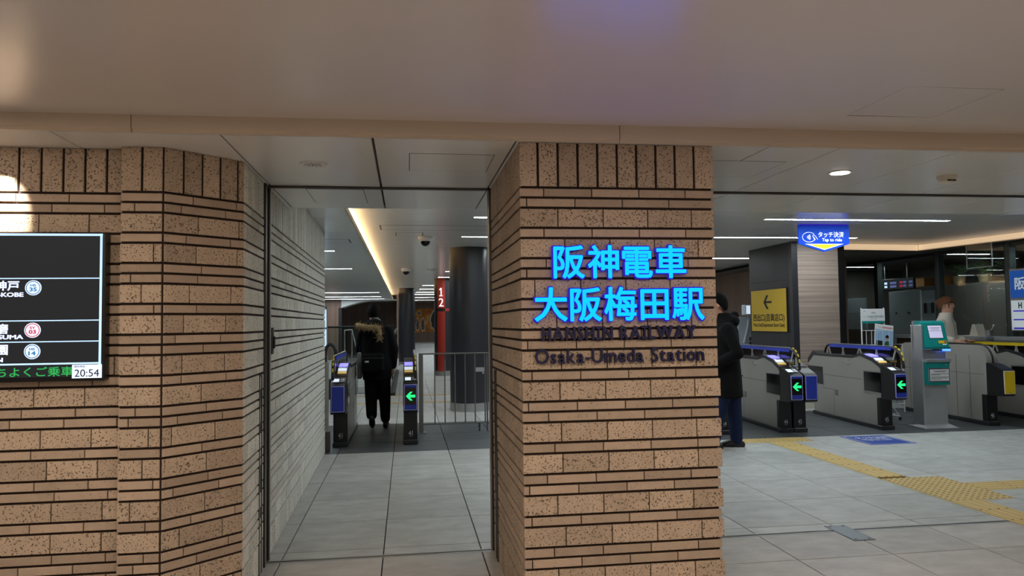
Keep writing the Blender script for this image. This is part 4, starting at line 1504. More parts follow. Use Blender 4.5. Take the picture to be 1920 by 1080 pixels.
# lower box
lb = MB().prism([(-0.05, 0.585), (-0.05, 0.86), (-0.06, 0.88), (-0.06, 0.895), (0.02, 0.895), (0.02, 0.585)], -0.165, 0.175, 'x').build('lower_box', 'teal', k_)
MB().cbox(-0.165, 0.178, -0.085, 0.02, 0.895, 0.935, 0.004).build('shelf', 'aluminium', k_)
MB().cbox(-0.13, 0.172, -0.058, -0.048, 0.625, 0.815, 0.002).build('notice_frame', 'aluminium', lb)
MB().box(-0.122, 0.164, -0.061, -0.057, 0.633, 0.807).build('notice_border', 'navy', lb)
nt_ = MB().box(-0.113, 0.155, -0.063, -0.060, 0.642, 0.798).build('notice', 'paper', lb)
m = MB()
for i, (z, a, b_) in enumerate(((0.775, -0.07, 0.13), (0.762, -0.05, 0.10), (0.735, -0.10, 0.15), (0.723, -0.10, 0.03), (0.700, -0.10, 0.15), (0.690, -0.10, 0.14), (0.680, -0.10, 0.15), (0.670, -0.10, 0.12), (0.660, -0.10, 0.04))):
    m.box(a, b_, -0.0645, -0.0628, z - (0.003 if i < 4 else 0.0018), z + (0.003 if i < 4 else 0.0018))
m.build('print_line', 'ink', nt_)
MB().disc((0.12, -0.066, 0.86), 0.010, 0.008, 14, 'y').build('lock', 'aluminium', lb)
# tilted head
hd = [(-0.07, 1.095), (0.16, 1.095), (0.16, 1.44), (0.075, 1.455), (0.03, 1.43)]
head = MB().prism(hd, -0.162, 0.172, 'x').build('head', 'teal', k_)
MB().prism([(-0.085, 1.075), (0.05, 1.075), (0.05, 1.10), (-0.078, 1.10)], -0.165, 0.18, 'x').build('head_foot', 'teal_dark', head)
MB().prism([(0.16, 1.06), (0.185, 1.06), (0.185, 1.46), (0.16, 1.46)], -0.19, 0.15, 'x').build('head_back', 'aluminium', head)


def slope(u0, u1, v0, v1, lift, mat, name, par):
    """patch on the sloping face: u across, v along 0(bottom)..1(top)"""
    p0, p1 = Vector((-0.07, 1.095)), Vector((0.03, 1.43))
    d = p1 - p0
    n_ = Vector((-d.y, d.x)).normalized()
    a, b_ = p0 + d * v0, p0 + d * v1
    vs2 = []
    for p in (a, b_):
        for u in (u0, u1):
            for l2 in (-0.002, lift):
                q = p + n_ * l2
                vs2.append((u, q.x, q.y))
    return MB().add(vs2, [(0, 1, 3, 2), (4, 6, 7, 5), (0, 4, 5, 1), (2, 3, 7, 6), (1, 5, 7, 3), (0, 2, 6, 4)]).build(name, mat, par)


slope(-0.082, 0.122, 0.36, 0.90, 0.002, 'black_plastic', 'screen_bezel', head)
scn = slope(-0.075, 0.115, 0.38, 0.88, 0.004, 'kiosk_screen', 'screen', head)
slope(-0.05, 0.095, 0.77, 0.80, 0.0052, 'ink_grey', 'print_line', scn)
slope(-0.03, 0.075, 0.71, 0.73, 0.0052, 'ink_grey', 'print_line', scn)
slope(-0.075, 0.115, 0.655, 0.665, 0.0052, 'navy', 'print_line', scn)
slope(0.035, 0.145, 0.16, 0.27, 0.004, 'yellow_panel', 'payment_plate', head)
slope(0.115, 0.138, 0.175, 0.255, 0.006, 'ink_red', 'card_slot', head)
slope(0.085, 0.14, 0.105, 0.125, 0.003, 'tap_white', 'print_line', head)
MB().box(0.085, 0.175, -0.09, -0.045, 1.045, 1.072).build('reader_light', 'led_blue', k_)
m = MB()
for i in range(14):
    m.box(-0.166, -0.160, 0.055 - 0.004 * i, 0.067 - 0.004 * i, 1.40 - 0.02 * i, 1.408 - 0.02 * i)
m.build('vent', 'white_paint', head)

# ------------------------------------------------------------------ brochure rack
rk = thing('brochure_rack', 'white wire brochure rack with header board behind the gates', 'rack', (6.98, 10.35, 0))
R_ = 0.007
for xs in (-0.185, 0.185):
    MB().tube([(xs, 0.0, 0.06), (xs, 0.0, 1.66)], 0.010, 8).build('upright', 'white_paint', rk, True)
    MB().tube([(xs, 0.02, 0.06), (xs, -0.30, 0.06)], 0.009, 8).build('foot', 'white_paint', rk, True)
    cs = MB().box(xs - 0.01, xs + 0.01, -0.31, -0.28, 0.03, 0.055).build('caster', 'gate_dark', rk)
    MB().disc((xs - 0.008, -0.295, 0.022), 0.022, 0.016, 14, 'x').build('wheel', 'black_plastic', cs)
hb = MB().cbox(-0.195, 0.195, -0.014, 0.0, 1.46, 1.645, 0.002).build('header', 'paper', rk)
text('lettering', 'HANSHIN', (0.045, -0.0155, 1.527), 0.245, 0.038, 'ink_teal', FRONT, 0.0006, 0.0, hb)
text('lettering', 'ホッと!', (-0.125, -0.0155, 1.525), 0.065, 0.020, 'ink_grey', FRONT, 0.0006, 0.0, hb)
MB().box(-0.03, 0.05, -0.0155, -0.013, 1.575, 1.580).box(-0.02, 0.03, -0.0155, -0.013, 1.590, 1.595).box(-0.05, 0.06, -0.0155, -0.013, 1.490, 1.494).box(-0.155, -0.13, -0.0155, -0.013, 1.608, 1.614).build('print_line', 'ink', hb)
MB().cbox(-0.18, 0.185, -0.014, 0.0, 1.425, 1.46, 0.002).build('header_band', 'teal', rk)


def basket(z0, z1):
    for z in (z0, z1):
        MB().tube([(-0.185, 0, z), (-0.185, -0.11, z), (0.185, -0.11, z), (0.185, 0, z)], 0.005, 6).build('basket_rim', 'white_paint', rk, True)
    for xs in (-0.185, -0.10, -0.01, 0.08, 0.185):
        MB().tube([(xs, -0.11, z0), (xs, -0.11, z1)], 0.004, 6).build('basket_wire', 'white_paint', rk, True)


basket(1.03, 1.32)
basket(0.45, 0.72)
MB().tube([(-0.185, -0.05, 0.75), (0.185, -0.28, 0.07)], 0.006, 6).build('brace', 'white_paint', rk, True)
MB().tube([(0.185, 0.0, 0.40), (-0.185, -0.28, 0.10)], 0.006, 6).build('brace', 'white_paint', rk, True)
MB().tube([(-0.185, -0.28, 0.10), (0.185, -0.28, 0.10)], 0.006, 6).build('brace', 'white_paint', rk, True)
mg = thing('magazine', 'magazine with a travel cover standing in the white rack', 'magazine', (7.075, 10.26, 1.04))
mg.rotation_euler = (math.radians(-6), math.radians(8), 0)
MB().cbox(-0.145, 0.155, -0.006, 0.006, 0.0, 0.37, 0.002).build('pages', 'paper', mg)
MB().box(-0.140, 0.150, -0.0075, -0.005, 0.005, 0.29).build('cover_picture', 'print_sky', mg)
text('title', 'HANSHIN', (0.055, -0.008, 0.325), 0.17, 0.028, 'ink_red', FRONT, 0.0005, 0.01, mg)
text('title', 'ホッと!', (-0.07, -0.008, 0.325), 0.06, 0.018, 'ink_grey', FRONT, 0.0005, 0.0, mg)
cv = MB().prism([(0.01, 0.005), (0.10, 0.005), (0.105, 0.08), (0.085, 0.125), (0.04, 0.125), (0.015, 0.09)], -0.0085, -0.007, 'y').build('cover_figure', 'print_green', mg)
MB().disc((0.055, -0.0095, 0.165), 0.026, 0.0015, 18, 'y').build('cover_face', 'skin', cv)
MB().prism([(0.028, 0.17), (0.082, 0.17), (0.085, 0.20), (0.055, 0.218), (0.026, 0.20)], -0.0105, -0.009, 'y').build('cover_hair', 'hair_black', cv)
MB().prism([(-0.12, 0.005), (-0.02, 0.005), (-0.02, 0.12), (-0.12, 0.12)], -0.0085, -0.007, 'y').build('cover_suitcase', 'sign_black', mg)
# low white fence behind the rack
lf = thing('white_barrier', 'low white pipe barrier behind the brochure rack', 'barrier', (7.55, 10.95, 0))
MB().tube([(-0.36, 0, 0), (-0.36, 0, 1.08), (0.34, 0, 1.08), (0.34, 0, 0)], 0.011, 8).build('frame', 'white_paint', lf, True)
MB().tube([(-0.36, 0, 0.13), (0.34, 0, 0.13)], 0.009, 8).build('rail', 'white_paint', lf, True)
for xs in (-0.22, -0.08, 0.06, 0.20):
    MB().tube([(xs, 0, 0.13), (xs, 0, 1.08)], 0.006, 6).build('bar', 'steel', lf, True)

# ------------------------------------------------------------------ bulkhead and glazed office (right)
BB = 2.72
bk = MB().prism([(7.60, 12.10), (9.23, 12.27), (9.57, 10.3), (10.15, 7.0), (13.9, 7.0), (13.9, 24), (8.3, 24), (7.85, 16)], BB, BB + 0.012, 'z').build('ceiling_bulkhead', 'office_wall')
struct(bk, 'lowered ceiling with a glowing warm edge above the glazed station office')


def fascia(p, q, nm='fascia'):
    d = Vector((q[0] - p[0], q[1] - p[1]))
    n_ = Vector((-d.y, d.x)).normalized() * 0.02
    MB().prism([p, q, (q[0] + n_.x, q[1] + n_.y), (p[0] + n_.x, p[1] + n_.y)], BB, BB + 0.098, 'z').build(nm, 'fascia_painted_glow', bk)


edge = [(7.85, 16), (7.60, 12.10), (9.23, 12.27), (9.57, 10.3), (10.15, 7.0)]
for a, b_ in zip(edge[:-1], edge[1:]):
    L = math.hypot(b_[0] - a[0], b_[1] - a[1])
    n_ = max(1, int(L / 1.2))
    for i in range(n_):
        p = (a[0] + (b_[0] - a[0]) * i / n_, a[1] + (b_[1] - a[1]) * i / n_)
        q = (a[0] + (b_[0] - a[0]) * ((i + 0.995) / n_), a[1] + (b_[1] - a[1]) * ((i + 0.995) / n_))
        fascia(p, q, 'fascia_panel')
OX = 9.8
of = struct(MB().box(OX - 0.02, OX + 0.06, 7.0, 22, 0, 0.12).build('wall_office_front', 'mullion'), 'glazed front of the station office')
MB().box(OX - 0.02, OX + 0.06, 7.0, 22, BB - 0.06, BB).build('head_rail', 'mullion', of)
MB().box(OX - 0.01, OX + 0.05, 7.0, 22, 0.93, 0.97).build('mid_rail', 'mullion', of)
mull = [7.4, 9.0, 10.86, 12.5, 14.3, 16.0, 18.0]
for y in mull:
    MB().cbox(OX - 0.05, OX + 0.07, y - 0.05, y + 0.05, 0, BB, 0.004).build('mullion', 'mullion', of)
    MB().box(OX - 0.045, OX + 0.06, y + 0.055, y + 0.065, 0, BB).build('mullion_shadow_gap', 'black_plastic', of)
for a, b_ in zip(mull[:-1], mull[1:]):
    MB().box(OX + 0.012, OX + 0.020, a + 0.05, b_ - 0.05, 0.97, BB - 0.06).build('glass_pane', 'pane', of)
    MB().box(OX + 0.0, OX + 0.03, a + 0.05, b_ - 0.05, 0.12, 0.93).build('lower_panel', 'office_wall', of)
# office interior
box_struct('wall_office_back', 'office_wall', 12.6, 12.7, 6, 22, 0, BB)
box_struct('wall_office_side', 'office_wall', OX + 0.1, 12.6, 17.4, 17.5, 0, BB)
cab = thing('cabinet', 'tall grey three door cabinet inside the glazed office', 'cabinet', (11.4, 12.6, 0))
MB().box(0, 0.6, 0, 3.1, 0, 2.2).build('body', 'office_wall', cab)
for y in (0.01, 0.725, 2.0):
    d_ = MB().cbox(-0.02, 0.0, y, y + (0.705 if y < 0.5 else 1.26 if y < 1 else 1.09), 0.08, 2.18, 0.003).build('door', 'office_wall', cab)
    MB().disc((-0.03, y + 0.12, 1.35), 0.025, 0.012, 12, 'x').build('knob', 'aluminium', d_)
# planters on the cabinet
def plant(x, y, z, label, potc, n, s, seed):
    rnd = random.Random(seed)
    t = thing('potted_plant', label, 'plant', (x, y, z), 0, 'plants on the office cabinet')
    MB().rings([(0, 0, 0, 0.09 * s, 0.11 * s), (0, 0, 0.17 * s, 0.12 * s, 0.14 * s), (0, 0, 0.17 * s, 0.09 * s, 0.11 * s), (0, 0, 0.14 * s, 0.09 * s, 0.11 * s)], 10).build('pot', potc, t, True)
    for i in range(n):
        a = rnd.uniform(0, 6.28)
        r_ = rnd.uniform(0.03, 0.24) * s
        h_ = rnd.uniform(0.20, 0.42) * s
        c = Vector((r_ * math.cos(a), r_ * math.sin(a) * 1.3, h_))
        d = Vector((math.cos(a), math.sin(a), rnd.uniform(-0.6, 0.5))).normalized() * 0.11 * s
        sd = d.cross(Vector((0, 0, 1))).normalized() * 0.05 * s
        u = Vector((0, 0, 0.014))
        m = MB()
        p = [c - d, c - d * 0.2 + sd + u, c + d, c - d * 0.2 - sd + u]
        lo = [q - Vector((0, 0, 0.004)) for q in p]
        m.add([q[:] for q in p + lo], [(0, 1, 2, 3), (7, 6, 5, 4), (0, 4, 5, 1), (1, 5, 6, 2), (2, 6, 7, 3), (3, 7, 4, 0)])
        m.build('leaf', 'leaf', t)
    m = MB()
    for i in range(5):
        a = i * 1.26
        m.tube([(0, 0, 0.12 * s), (0.05 * s * math.cos(a), 0.05 * s * math.sin(a), 0.22 * s), (0.14 * s * math.cos(a), 0.16 * s * math.sin(a), 0.32 * s)], 0.004 * s, 5)
    m.build('stem', 'leaf', t)
    return t


plant(11.60, 14.2, 2.2, 'leafy plant in a pale pot on the grey office cabinet, left of its pair', 'basket', 26, 1.0, 3)
plant(11.60, 13.5, 2.2, 'leafy plant in a pale basket on the grey office cabinet, right of its pair', 'basket', 22, 1.0, 4)
for i, (y, lab) in enumerate(((15.35, 'orange box on the office cabinet nearest the pale partition'), (14.72, 'narrow orange box right of the glass post on the cabinet'))):
    bxo = thing('storage_box', lab, 'box', (11.7, y, 2.2))
    MB().cbox(-0.15, 0.15, -0.14, 0.14, 0, 0.2, 0.006).build('carton', 'orange_box', bxo)
    MB().cbox(-0.155, 0.155, -0.145, 0.145, 0.17, 0.205, 0.004).build('lid', 'orange_box', bxo)
# counter with small things
ct = thing('office_counter', 'pale grey counter ledge along the office glass', 'counter', (OX, 11.7, 0))
MB().cbox(-0.45, -0.055, -0.78, 1.7, 1.12, 1.18, 0.006).build('top', 'aluminium', ct)
MB().box(-0.30, -0.20, -0.75, 1.65, 0, 1.12).build('front_panel', 'wood_low', ct)
ct2 = thing('office_counter', 'pale grey counter ledge at the right frame edge', 'counter', (OX, 9.7, 0))
MB().cbox(-0.45, -0.055, -0.6, 1.05, 1.12, 1.18, 0.006).build('top', 'aluminium', ct2)
MB().box(-0.30, -0.20, -0.6, 1.03, 0, 1.12).build('front_panel', 'wood_low', ct2)
cd = thing('card_stand', 'small cream tent card on the office counter', 'sign', (OX - 0.16, 11.42, 1.18))
MB().prism([(-0.10, 0), (0.10, 0), (0.03, 0.2), (-0.03, 0.2)], -0.08, 0.08, 'x').build('card', 'cream', cd)
MB().box(-0.10, 0.10, -0.16, 0.2, 0, 0.012).build('tray', 'cream', cd)
cu = thing('pen_cup', 'small grey cup with a pen on the office counter', 'cup', (OX - 0.16, 11.18, 1.18))
MB().rings([(0, 0, 0, 0.045, 0.045), (0, 0, 0.10, 0.06, 0.06), (0, 0, 0.10, 0.05, 0.05), (0, 0, 0.02, 0.04, 0.04)], 14).build('cup', 'steel', cu, True)
MB().tube([(0, 0.0, 0.03), (0.02, -0.08, 0.17)], 0.006, 6).ball((0.02, -0.085, 0.18), 0.016, 8, 6).build('pen', 'white_paint', cu, True)
# white board and partitions inside
wb = thing('white_partition', 'pale grey partition board inside the office', 'partition', (10.9, 15.02, 0))
MB().cbox(0, 0.04, -0.52, 0.52, 0.0, 2.10, 0.004).build('board', 'office_white', wb)
for y in (-0.15, 0.27):
    MB().disc((-0.012, y, 1.61), 0.022, 0.012, 12, 'x').build('magnet', 'black_plastic', wb)
ph = thing('wall_phone_panel', 'grey wall panel with two dark handsets inside the office', 'panel', (11.34, 14.62, 1.35))
MB().cbox(0, 0.03, -0.1, 0.42, -0.2, 0.75, 0.003).build('plate', 'office_white', ph)
for y in (0.05, 0.28):
    MB().cbox(-0.04, 0.0, y - 0.03, y + 0.03, 0.25, 0.48, 0.008).build('handset', 'black_plastic', ph)
pt = thing('notice_board', 'pale notice boards behind the glass beside the wood column', 'board', (10.6, 16.35, 1.0))
MB().cbox(0, 0.03, -0.40, 0.6, 0.63, 0.98, 0.003).build('upper_sheet', 'office_white', pt)
MB().cbox(0, 0.03, -0.40, 0.6, 0.25, 0.61, 0.003).build('lower_sheet', 'office_white', pt)
MB().cbox(0.0, 0.03, -0.40, 0.6, -0.99, 0.24, 0.003).build('lower_board', 'wood_low', pt)
# lit monitor row high in the office
mo = thing('monitor', 'dark monitor with small coloured icons high inside the office', 'monitor', (11.05, 15.5, 2.14))
MB().cbox(0, 0.05, -0.62, 0.62, 0, 0.26, 0.004).build('bezel', 'black_plastic', mo)
MB().box(-0.002, 0.0, -0.60, 0.60, 0.02, 0.24).build('display', 'screen_black', mo)
MB().box(0.01, 0.03, -0.4, -0.38, 0.26, BB - 2.14).box(0.01, 0.03, 0.38, 0.4, 0.26, BB - 2.14).build('hanger_rod', 'aluminium', mo)
for i, (y, w_, mt) in enumerate(((0.34, 0.10, 'screen_pale'), (0.08, 0.22, 'office_monitor'), (-0.20, 0.10, 'screen_red'), (-0.32, 0.10, 'office_monitor'), (-0.52, 0.12, 'office_monitor'))):
    MB().box(-0.004, -0.001, y - w_ / 2, y + w_ / 2, 0.14, 0.19).build('icon', mt, mo)
    MB().box(-0.004, -0.001, y - w_ / 2, y + w_ / 2, 0.06, 0.11).build('icon', mt, mo)
# office ceiling lights
for i, (y, lab) in enumerate(((9.6, 'slim office ceiling light nearest the frame edge'), (12.9, 'slim office ceiling light over the cabinet'), (16.2, 'slim office ceiling light beside the wood column'))):
    strip_light(10.2, 11.2, y, BB - 0.001, lab, 'office ceiling lights')
# sign at the right edge
sg = thing('office_sign', 'blue and white sign board on the office glass, cut by the frame', 'sign', (OX - 0.06, 10.75, 1.27))
MB().cbox(-0.02, 0.0, -1.0, 0.045, 0.0, 1.0, 0.003).build('board', 'aluminium', sg)
MB().box(-0.023, -0.019, -0.98, 0.03, 0.53, 0.97).build('upper_face', 'office_sign_blue', sg)
MB().box(-0.023, -0.019, -0.98, 0.03, 0.02, 0.49).build('lower_face', 'office_sign_white', sg)
text('lettering', '阪', (-0.0245, -0.16, 0.76), 0.20, 0.20, 'office_sign_white', LEFTF, 0.0008, 0.02, sg)
text('lettering', 'H', (-0.0245, -0.15, 0.41), 0.07, 0.10, 'ink', LEFTF, 0.0008, 0.03, sg)
MB().box(-0.0245, -0.0225, -0.95, -0.01, 0.31, 0.33).box(-0.0245, -0.0225, -0.95, -0.01, 0.17, 0.19).box(-0.0245, -0.0225, -0.95, -0.01, 0.03, 0.055).build('rule', 'navy_body', sg)
# hanging clear panel
hpn = thing('clear_draught_screen', 'clear hanging panel with thin pale frame near the right edge', 'screen', (OX - 0.35, 11.1, 2.32))
m = MB().box(-0.008, 0.008, -0.28, 0.28, 0.0, 0.012).box(-0.008, 0.008, 0.268, 0.28, 0.0, 0.40).box(-0.008, 0.008, -0.28, -0.268, 0, 0.40)
m.build('frame', 'aluminium', hpn)
MB().box(-0.003, 0.003, -0.268, 0.268, 0.012, 0.40).build('glass_pane', 'pane', hpn)
MB().box(-0.006, 0.006, 0.262, 0.274, 0.40, CEIL - 2.32).box(-0.006, 0.006, -0.274, -0.262, 0.40, BB - 2.32).build('hanger_rod', 'aluminium', hpn)

# ------------------------------------------------------------------ wooden walls and far end
ww = struct(MB().box(8.55, 8.65, 13.6, 45, 0, BB + 0.1).build('wall_wood_right', 'wood_wall'), 'wood panelled wall behind the black and wood column')
dr = struct(MB().cbox(8.50, 8.545, 19.4, 20.9, 0, 2.2, 0.004).build('door_1', 'wood_wall'), 'flush wooden door in the panelled wall')
MB().box(8.49, 8.50, 19.33, 19.40, 0, 2.26).box(8.49, 8.50, 20.9, 20.97, 0, 2.26).box(8.49, 8.50, 19.33, 20.97, 2.2, 2.26).build('door_frame', 'gate_dark', dr)
# far painting wall with a gentle ramp before it
box_struct('wall_far', 'wood_wall', -0.6, 14, 45, 45.2, 0, 3.2)
struct(MB().prism([(24.5, -0.01), (45, 0.45), (45, -0.02)], -0.25, 9, 'x').build('floor_ramp', 'floor_tile'), 'shallow paved ramp before the far wall')
mu = thing('wall_mural', 'orange and yellow painted panel on the far wall', 'painting', (1.6, 44.97, 1.0))
MB().cbox(-1.1, 1.6, -0.02, 0.02, 0.0, 1.42, 0.005).build('panel', 'mural_paint', mu)
rnd = random.Random(5)
for i, (x, z, rx_, rz_) in enumerate(((-0.93, 0.45, 0.10, 0.40), (-0.62, 0.45, 0.14, 0.42), (-0.85, 1.15, 0.12, 0.12), (0.05, 0.70, 0.24, 0.60))):
    pts = []
    for k in range(16):
        a = 2 * math.pi * k / 16
        q = 1 + rnd.uniform(-0.18, 0.18)
        pts.append((x + rx_ * q * math.cos(a), z + rz_ * q * math.sin(a)))
    s_ = MB().prism(pts, -0.028, -0.02, 'y').build('pale_shape', 'cream', mu)
    MB().prism([(x + (u - x) * 0.78, z + (v - z) * 0.82) for u, v in pts], -0.034, -0.027, 'y').build('dark_shape', ('wood_low', 'wood_low', 'office_wall', 'sign_black')[i], s_)
# left end: panelled wall with an arched opening
AX0, AX1, AW = -2.80, -0.42, 33.0
alw = struct(MB().box(-12, AX0, AW, AW + 0.2, 0, LOWC).build('wall_arch', 'wood_wall'), 'wood panelled wall with a shallow arch at the left end')
arch = [(AX0, LOWC), (AX0, 2.25)]
for k in range(1, 13):
    a = k / 12 * math.pi / 2
    arch.append((AX0 + 1.35 * math.sin(a) * 1.0, 2.25 + 0.31 * (1 - (1 - math.sin(a)) ** 1.6)))
arch += [(AX1, 2.56), (AX1, LOWC)]
MB().prism(arch, AW, AW + 1.6, 'y').build('arch_soffit', 'white_paint', alw)
MB().box(AX0 - 0.12, AX0, AW - 0.01, AW + 0.02, 0, 2.25).build('jamb', 'gate_dark', alw)
box_struct('wall_arch_back', 'wood_wall', -12, -0.3, 39, 39.2, 0, 3.2)
box_struct('wall_arch_side', 'wood_wall', AX1, AX1 + 0.15, AW, 45, 0, 3.2)
# stair handrail seen through the arch
hr = thing('stair_handrail', 'slanted steel stair handrail before the wooden arch wall', 'handrail', (-2.55, 31.6, 0))
MB().tube([(0, 0, 0), (0, 0, 1.28), (0.30, 0, 1.30), (0.50, 0, 0.45)], 0.03, 8).build('rail', 'steel', hr, True)
MB().tube([(0.30, 0.0, 0.0), (0.30, 0, 1.28)], 0.025, 8).build('post', 'steel', hr, True)
# lit poster column at the left
lp = thing('lit_poster_stand', 'pale blue lit poster column beside the end of the pale wall', 'poster', (-2.05, 18.6, 0))
MB().cbox(-0.14, 0.14, -0.04, 0.04, 0.0, 1.95, 0.008).build('case', 'machine_grey', lp)
for i, (z0, z1) in enumerate(((0.55, 0.92), (0.97, 1.40), (1.45, 1.88))):
    MB().box(-0.12, 0.12, -0.045, -0.038, z0, z1).build('poster', 'poster_lit', lp)

# ------------------------------------------------------------------ escalator / stair enclosure
es = thing('stair_balustrade', 'glass stair balustrade with dark top rail behind the man', 'balustrade', (0, 0, 0))
MB().tube([(-3.6, 24.0, 1.44), (-0.33, 24.0, 1.44)], 0.03, 8).build('top_rail', 'gate_dark', es, True)
MB().box(-3.6, -0.33, 23.99, 24.01, 0.03, 1.42).build('glass_pane', 'pane_rail', es)
MB().box(-0.31, -0.29, 15.95, 24.0, 0.06, 1.18).build('glass_pane', 'pane_rail', es)
MB().tube([(-0.30, 24.0, 1.36), (-0.30, 19.0, 1.30), (-0.30, 16.1, 1.16), (-0.30, 15.93, 1.08), (-0.30, 15.9, 0.92), (-0.30, 15.98, 0.8)], 0.035, 8).build('handrail', 'black_plastic', es, True)
MB().box(-0.36, -0.24, 15.9, 24.0, 0.0, 0.06).build('kerb', 'gate_dark', es)
MB().tube([(-1.62, 15.6, 0.3), (-1.64, 15.5, 0.85), (-1.62, 15.5, 1.04), (-1.57, 15.5, 1.10), (-1.52, 15.5, 1.11), (-1.47, 15.5, 1.07), (-1.43, 15.5, 0.98), (-1.41, 15.52, 0.8), (-1.40, 15.6, 0.3)], 0.035, 8).build('newel_loop', 'black_plastic', es, True)
MB().box(-1.66, -1.40, 15.45, 15.75, 0.0, 0.4).build('newel_base', 'gate_dark', es)
MB().box(-1.38, -0.36, 16.6, 18.2, 0.001, 0.012).build('comb_plate', 'steel_dark', es)
# corner post and short wing at the end of the pale wall
wp = thing('steel_corner_post', 'thin grey steel corner post at the end of the pale wall', 'post', (-0.965, 9.09, 0))
MB().cbox(-0.05, 0.045, -0.025, 0.02, 0, 1.06, 0.004).build('post', 'steel', wp)
MB().cbox(-0.05, 0.060, -0.035, 0.03, 0, 0.24, 0.004).build('shoe', 'steel_dark', wp)

# ------------------------------------------------------------------ grey machine left of the square column
mc = thing('fare_machine', 'pale grey fare machine half hidden by the black column', 'machine', (6.75, 14.2, 0))
MB().cbox(-0.24, 0.35, -0.25, 0.25, 0.0, 1.56, 0.01).build('cabinet', 'machine_grey', mc)
MB().cbox(-0.24, 0.35, -0.262, -0.25, 0.90, 0.905, 0.001).build('joint', 'gate_dark', mc)
MB().cbox(-0.10, 0.12, -0.30, -0.12, 1.60, 1.80, 0.01).build('top_display', 'machine_grey', mc)
MB().box(-0.085, 0.105, -0.304, -0.298, 1.62, 1.785).build('display_face', 'slot_white', mc)
MB().tube([(0.0, -0.2, 1.62), (-0.04, -0.27, 1.40), (-0.14, -0.28, 1.05)], 0.02, 6).build('side_pipe', 'white_paint', mc, True)
m = MB()
for i in range(2):
    for j in range(2):
        m.box(-0.01 + 0.06 * i, 0.03 + 0.06 * i, -0.266, -0.25, 1.00 + 0.09 * j, 1.07 + 0.09 * j)
m.build('button', 'gate_dark', mc)

# ------------------------------------------------------------------ people
def fuse(mb, name, mat, parent, voxel=0.014, it=4):
    """merge overlapping lofts into one continuous smooth surface"""
    me = mb.mesh(name)
    o_ = bpy.data.objects.new('tmp', me)
    COL.objects.link(o_)
    r_ = o_.modifiers.new('r', 'REMESH')
    r_.mode = 'VOXEL'
    r_.voxel_size = voxel
    s_ = o_.modifiers.new('s', 'SMOOTH')
    s_.iterations = it
    s_.factor = 0.5
    dg = bpy.context.evaluated_depsgraph_get()
    dg.update()
    res = bpy.data.meshes.new_from_object(o_.evaluated_get(dg))
    bpy.data.objects.remove(o_)
    res.name = name
    res.materials.clear()
    res.materials.append(MATS[mat])
    shade(res, 70)
    return link(name, res, parent)


def limb(mb, pts, rad, n=12):
    mb.tube(pts, rad, n)
    for p, r_ in zip(pts, rad):
        mb.ball(p, r_, n, 8)


def hand(mb, wrist, fwd, side, curl=0.35, s=1.0):
    """palm with five separate fingers; fwd: direction of the fingers, side: direction of the thumb"""
    wv = Vector(wrist)
    f = Vector(fwd).normalized()
    sd = (Vector(side) - f * Vector(side).dot(f)).normalized()
    nn = f.cross(sd)
    c = wv + f * 0.045 * s
    mb.tube([wv - f * 0.01, wv + f * 0.02 * s, wv + f * 0.085 * s], [0.024 * s, 0.032 * s, 0.034 * s], 10)
    for i, (o_, L) in enumerate(((0.026, 0.068), (0.009, 0.078), (-0.009, 0.072), (-0.026, 0.056))):
        b_ = wv + f * 0.085 * s + sd * o_ * s
        d1 = (f + nn * -curl * 0.5).normalized()
        d2 = (f + nn * -curl * 1.6).normalized()
        p1 = b_ + d1 * L * 0.5 * s
        p2 = p1 + d2 * L * 0.3 * s
        p3 = p2 + (f + nn * -curl * 2.6).normalized() * L * 0.25 * s
        mb.tube([b_ - f * 0.02, b_, p1, p2, p3], [0.009 * s, 0.0095 * s, 0.009 * s, 0.008 * s, 0.006 * s], 7)
    tb = wv + f * 0.03 * s + sd * 0.028 * s
    t1 = tb + (f * 0.6 + sd * 0.75).normalized() * 0.035 * s
    t2 = t1 + (f * 0.95 + sd * 0.2 - nn * 0.3).normalized() * 0.03 * s
    mb.tube([tb - sd * 0.015, tb, t1, t2], [0.011 * s, 0.012 * s, 0.010 * s, 0.007 * s], 7)


def head_mesh(mb, c, s=1.0, turn=0.0):
    """skull, jaw, nose, ears and neck; face looks to +Y turned by 'turn'"""
    ca, sa = math.cos(turn), math.sin(turn)

    def P(x, y, z):
        return (c[0] + (x * ca - y * sa) * s, c[1] + (x * sa + y * ca) * s, c[2] + z * s)
    rg = []
    for z, rx, ry, oy in ((-0.125, 0.020, 0.022, 0.060), (-0.115, 0.042, 0.045, 0.045), (-0.09, 0.056, 0.066, 0.028), (-0.05, 0.066, 0.084, 0.010), (0.0, 0.073, 0.094, 0.0), (0.05, 0.074, 0.096, -0.004), (0.085, 0.064, 0.082, -0.006), (0.11, 0.042, 0.056, -0.006), (0.122, 0.014, 0.02, -0.006)):
        q = P(0, oy, z)
        rg.append((q[0], q[1], q[2], rx * s, ry * s, turn))
    mb.rings(rg, 18)
    mb.tube([P(0, 0.088, 0.022), P(0, 0.106, -0.012), P(0, 0.112, -0.028), P(0, 0.094, -0.038)], [0.008 * s, 0.011 * s, 0.014 * s, 0.009 * s], 8)
    for sx in (-1, 1):
        mb.ball(P(sx * 0.080, -0.008, -0.012), (0.014 * s, 0.018 * s, 0.032 * s), 8, 6)
    mb.tube([P(0, -0.02, -0.06), P(0, -0.025, -0.13), P(0, -0.03, -0.20)], [0.052 * s, 0.053 * s, 0.062 * s], 12)
    return P


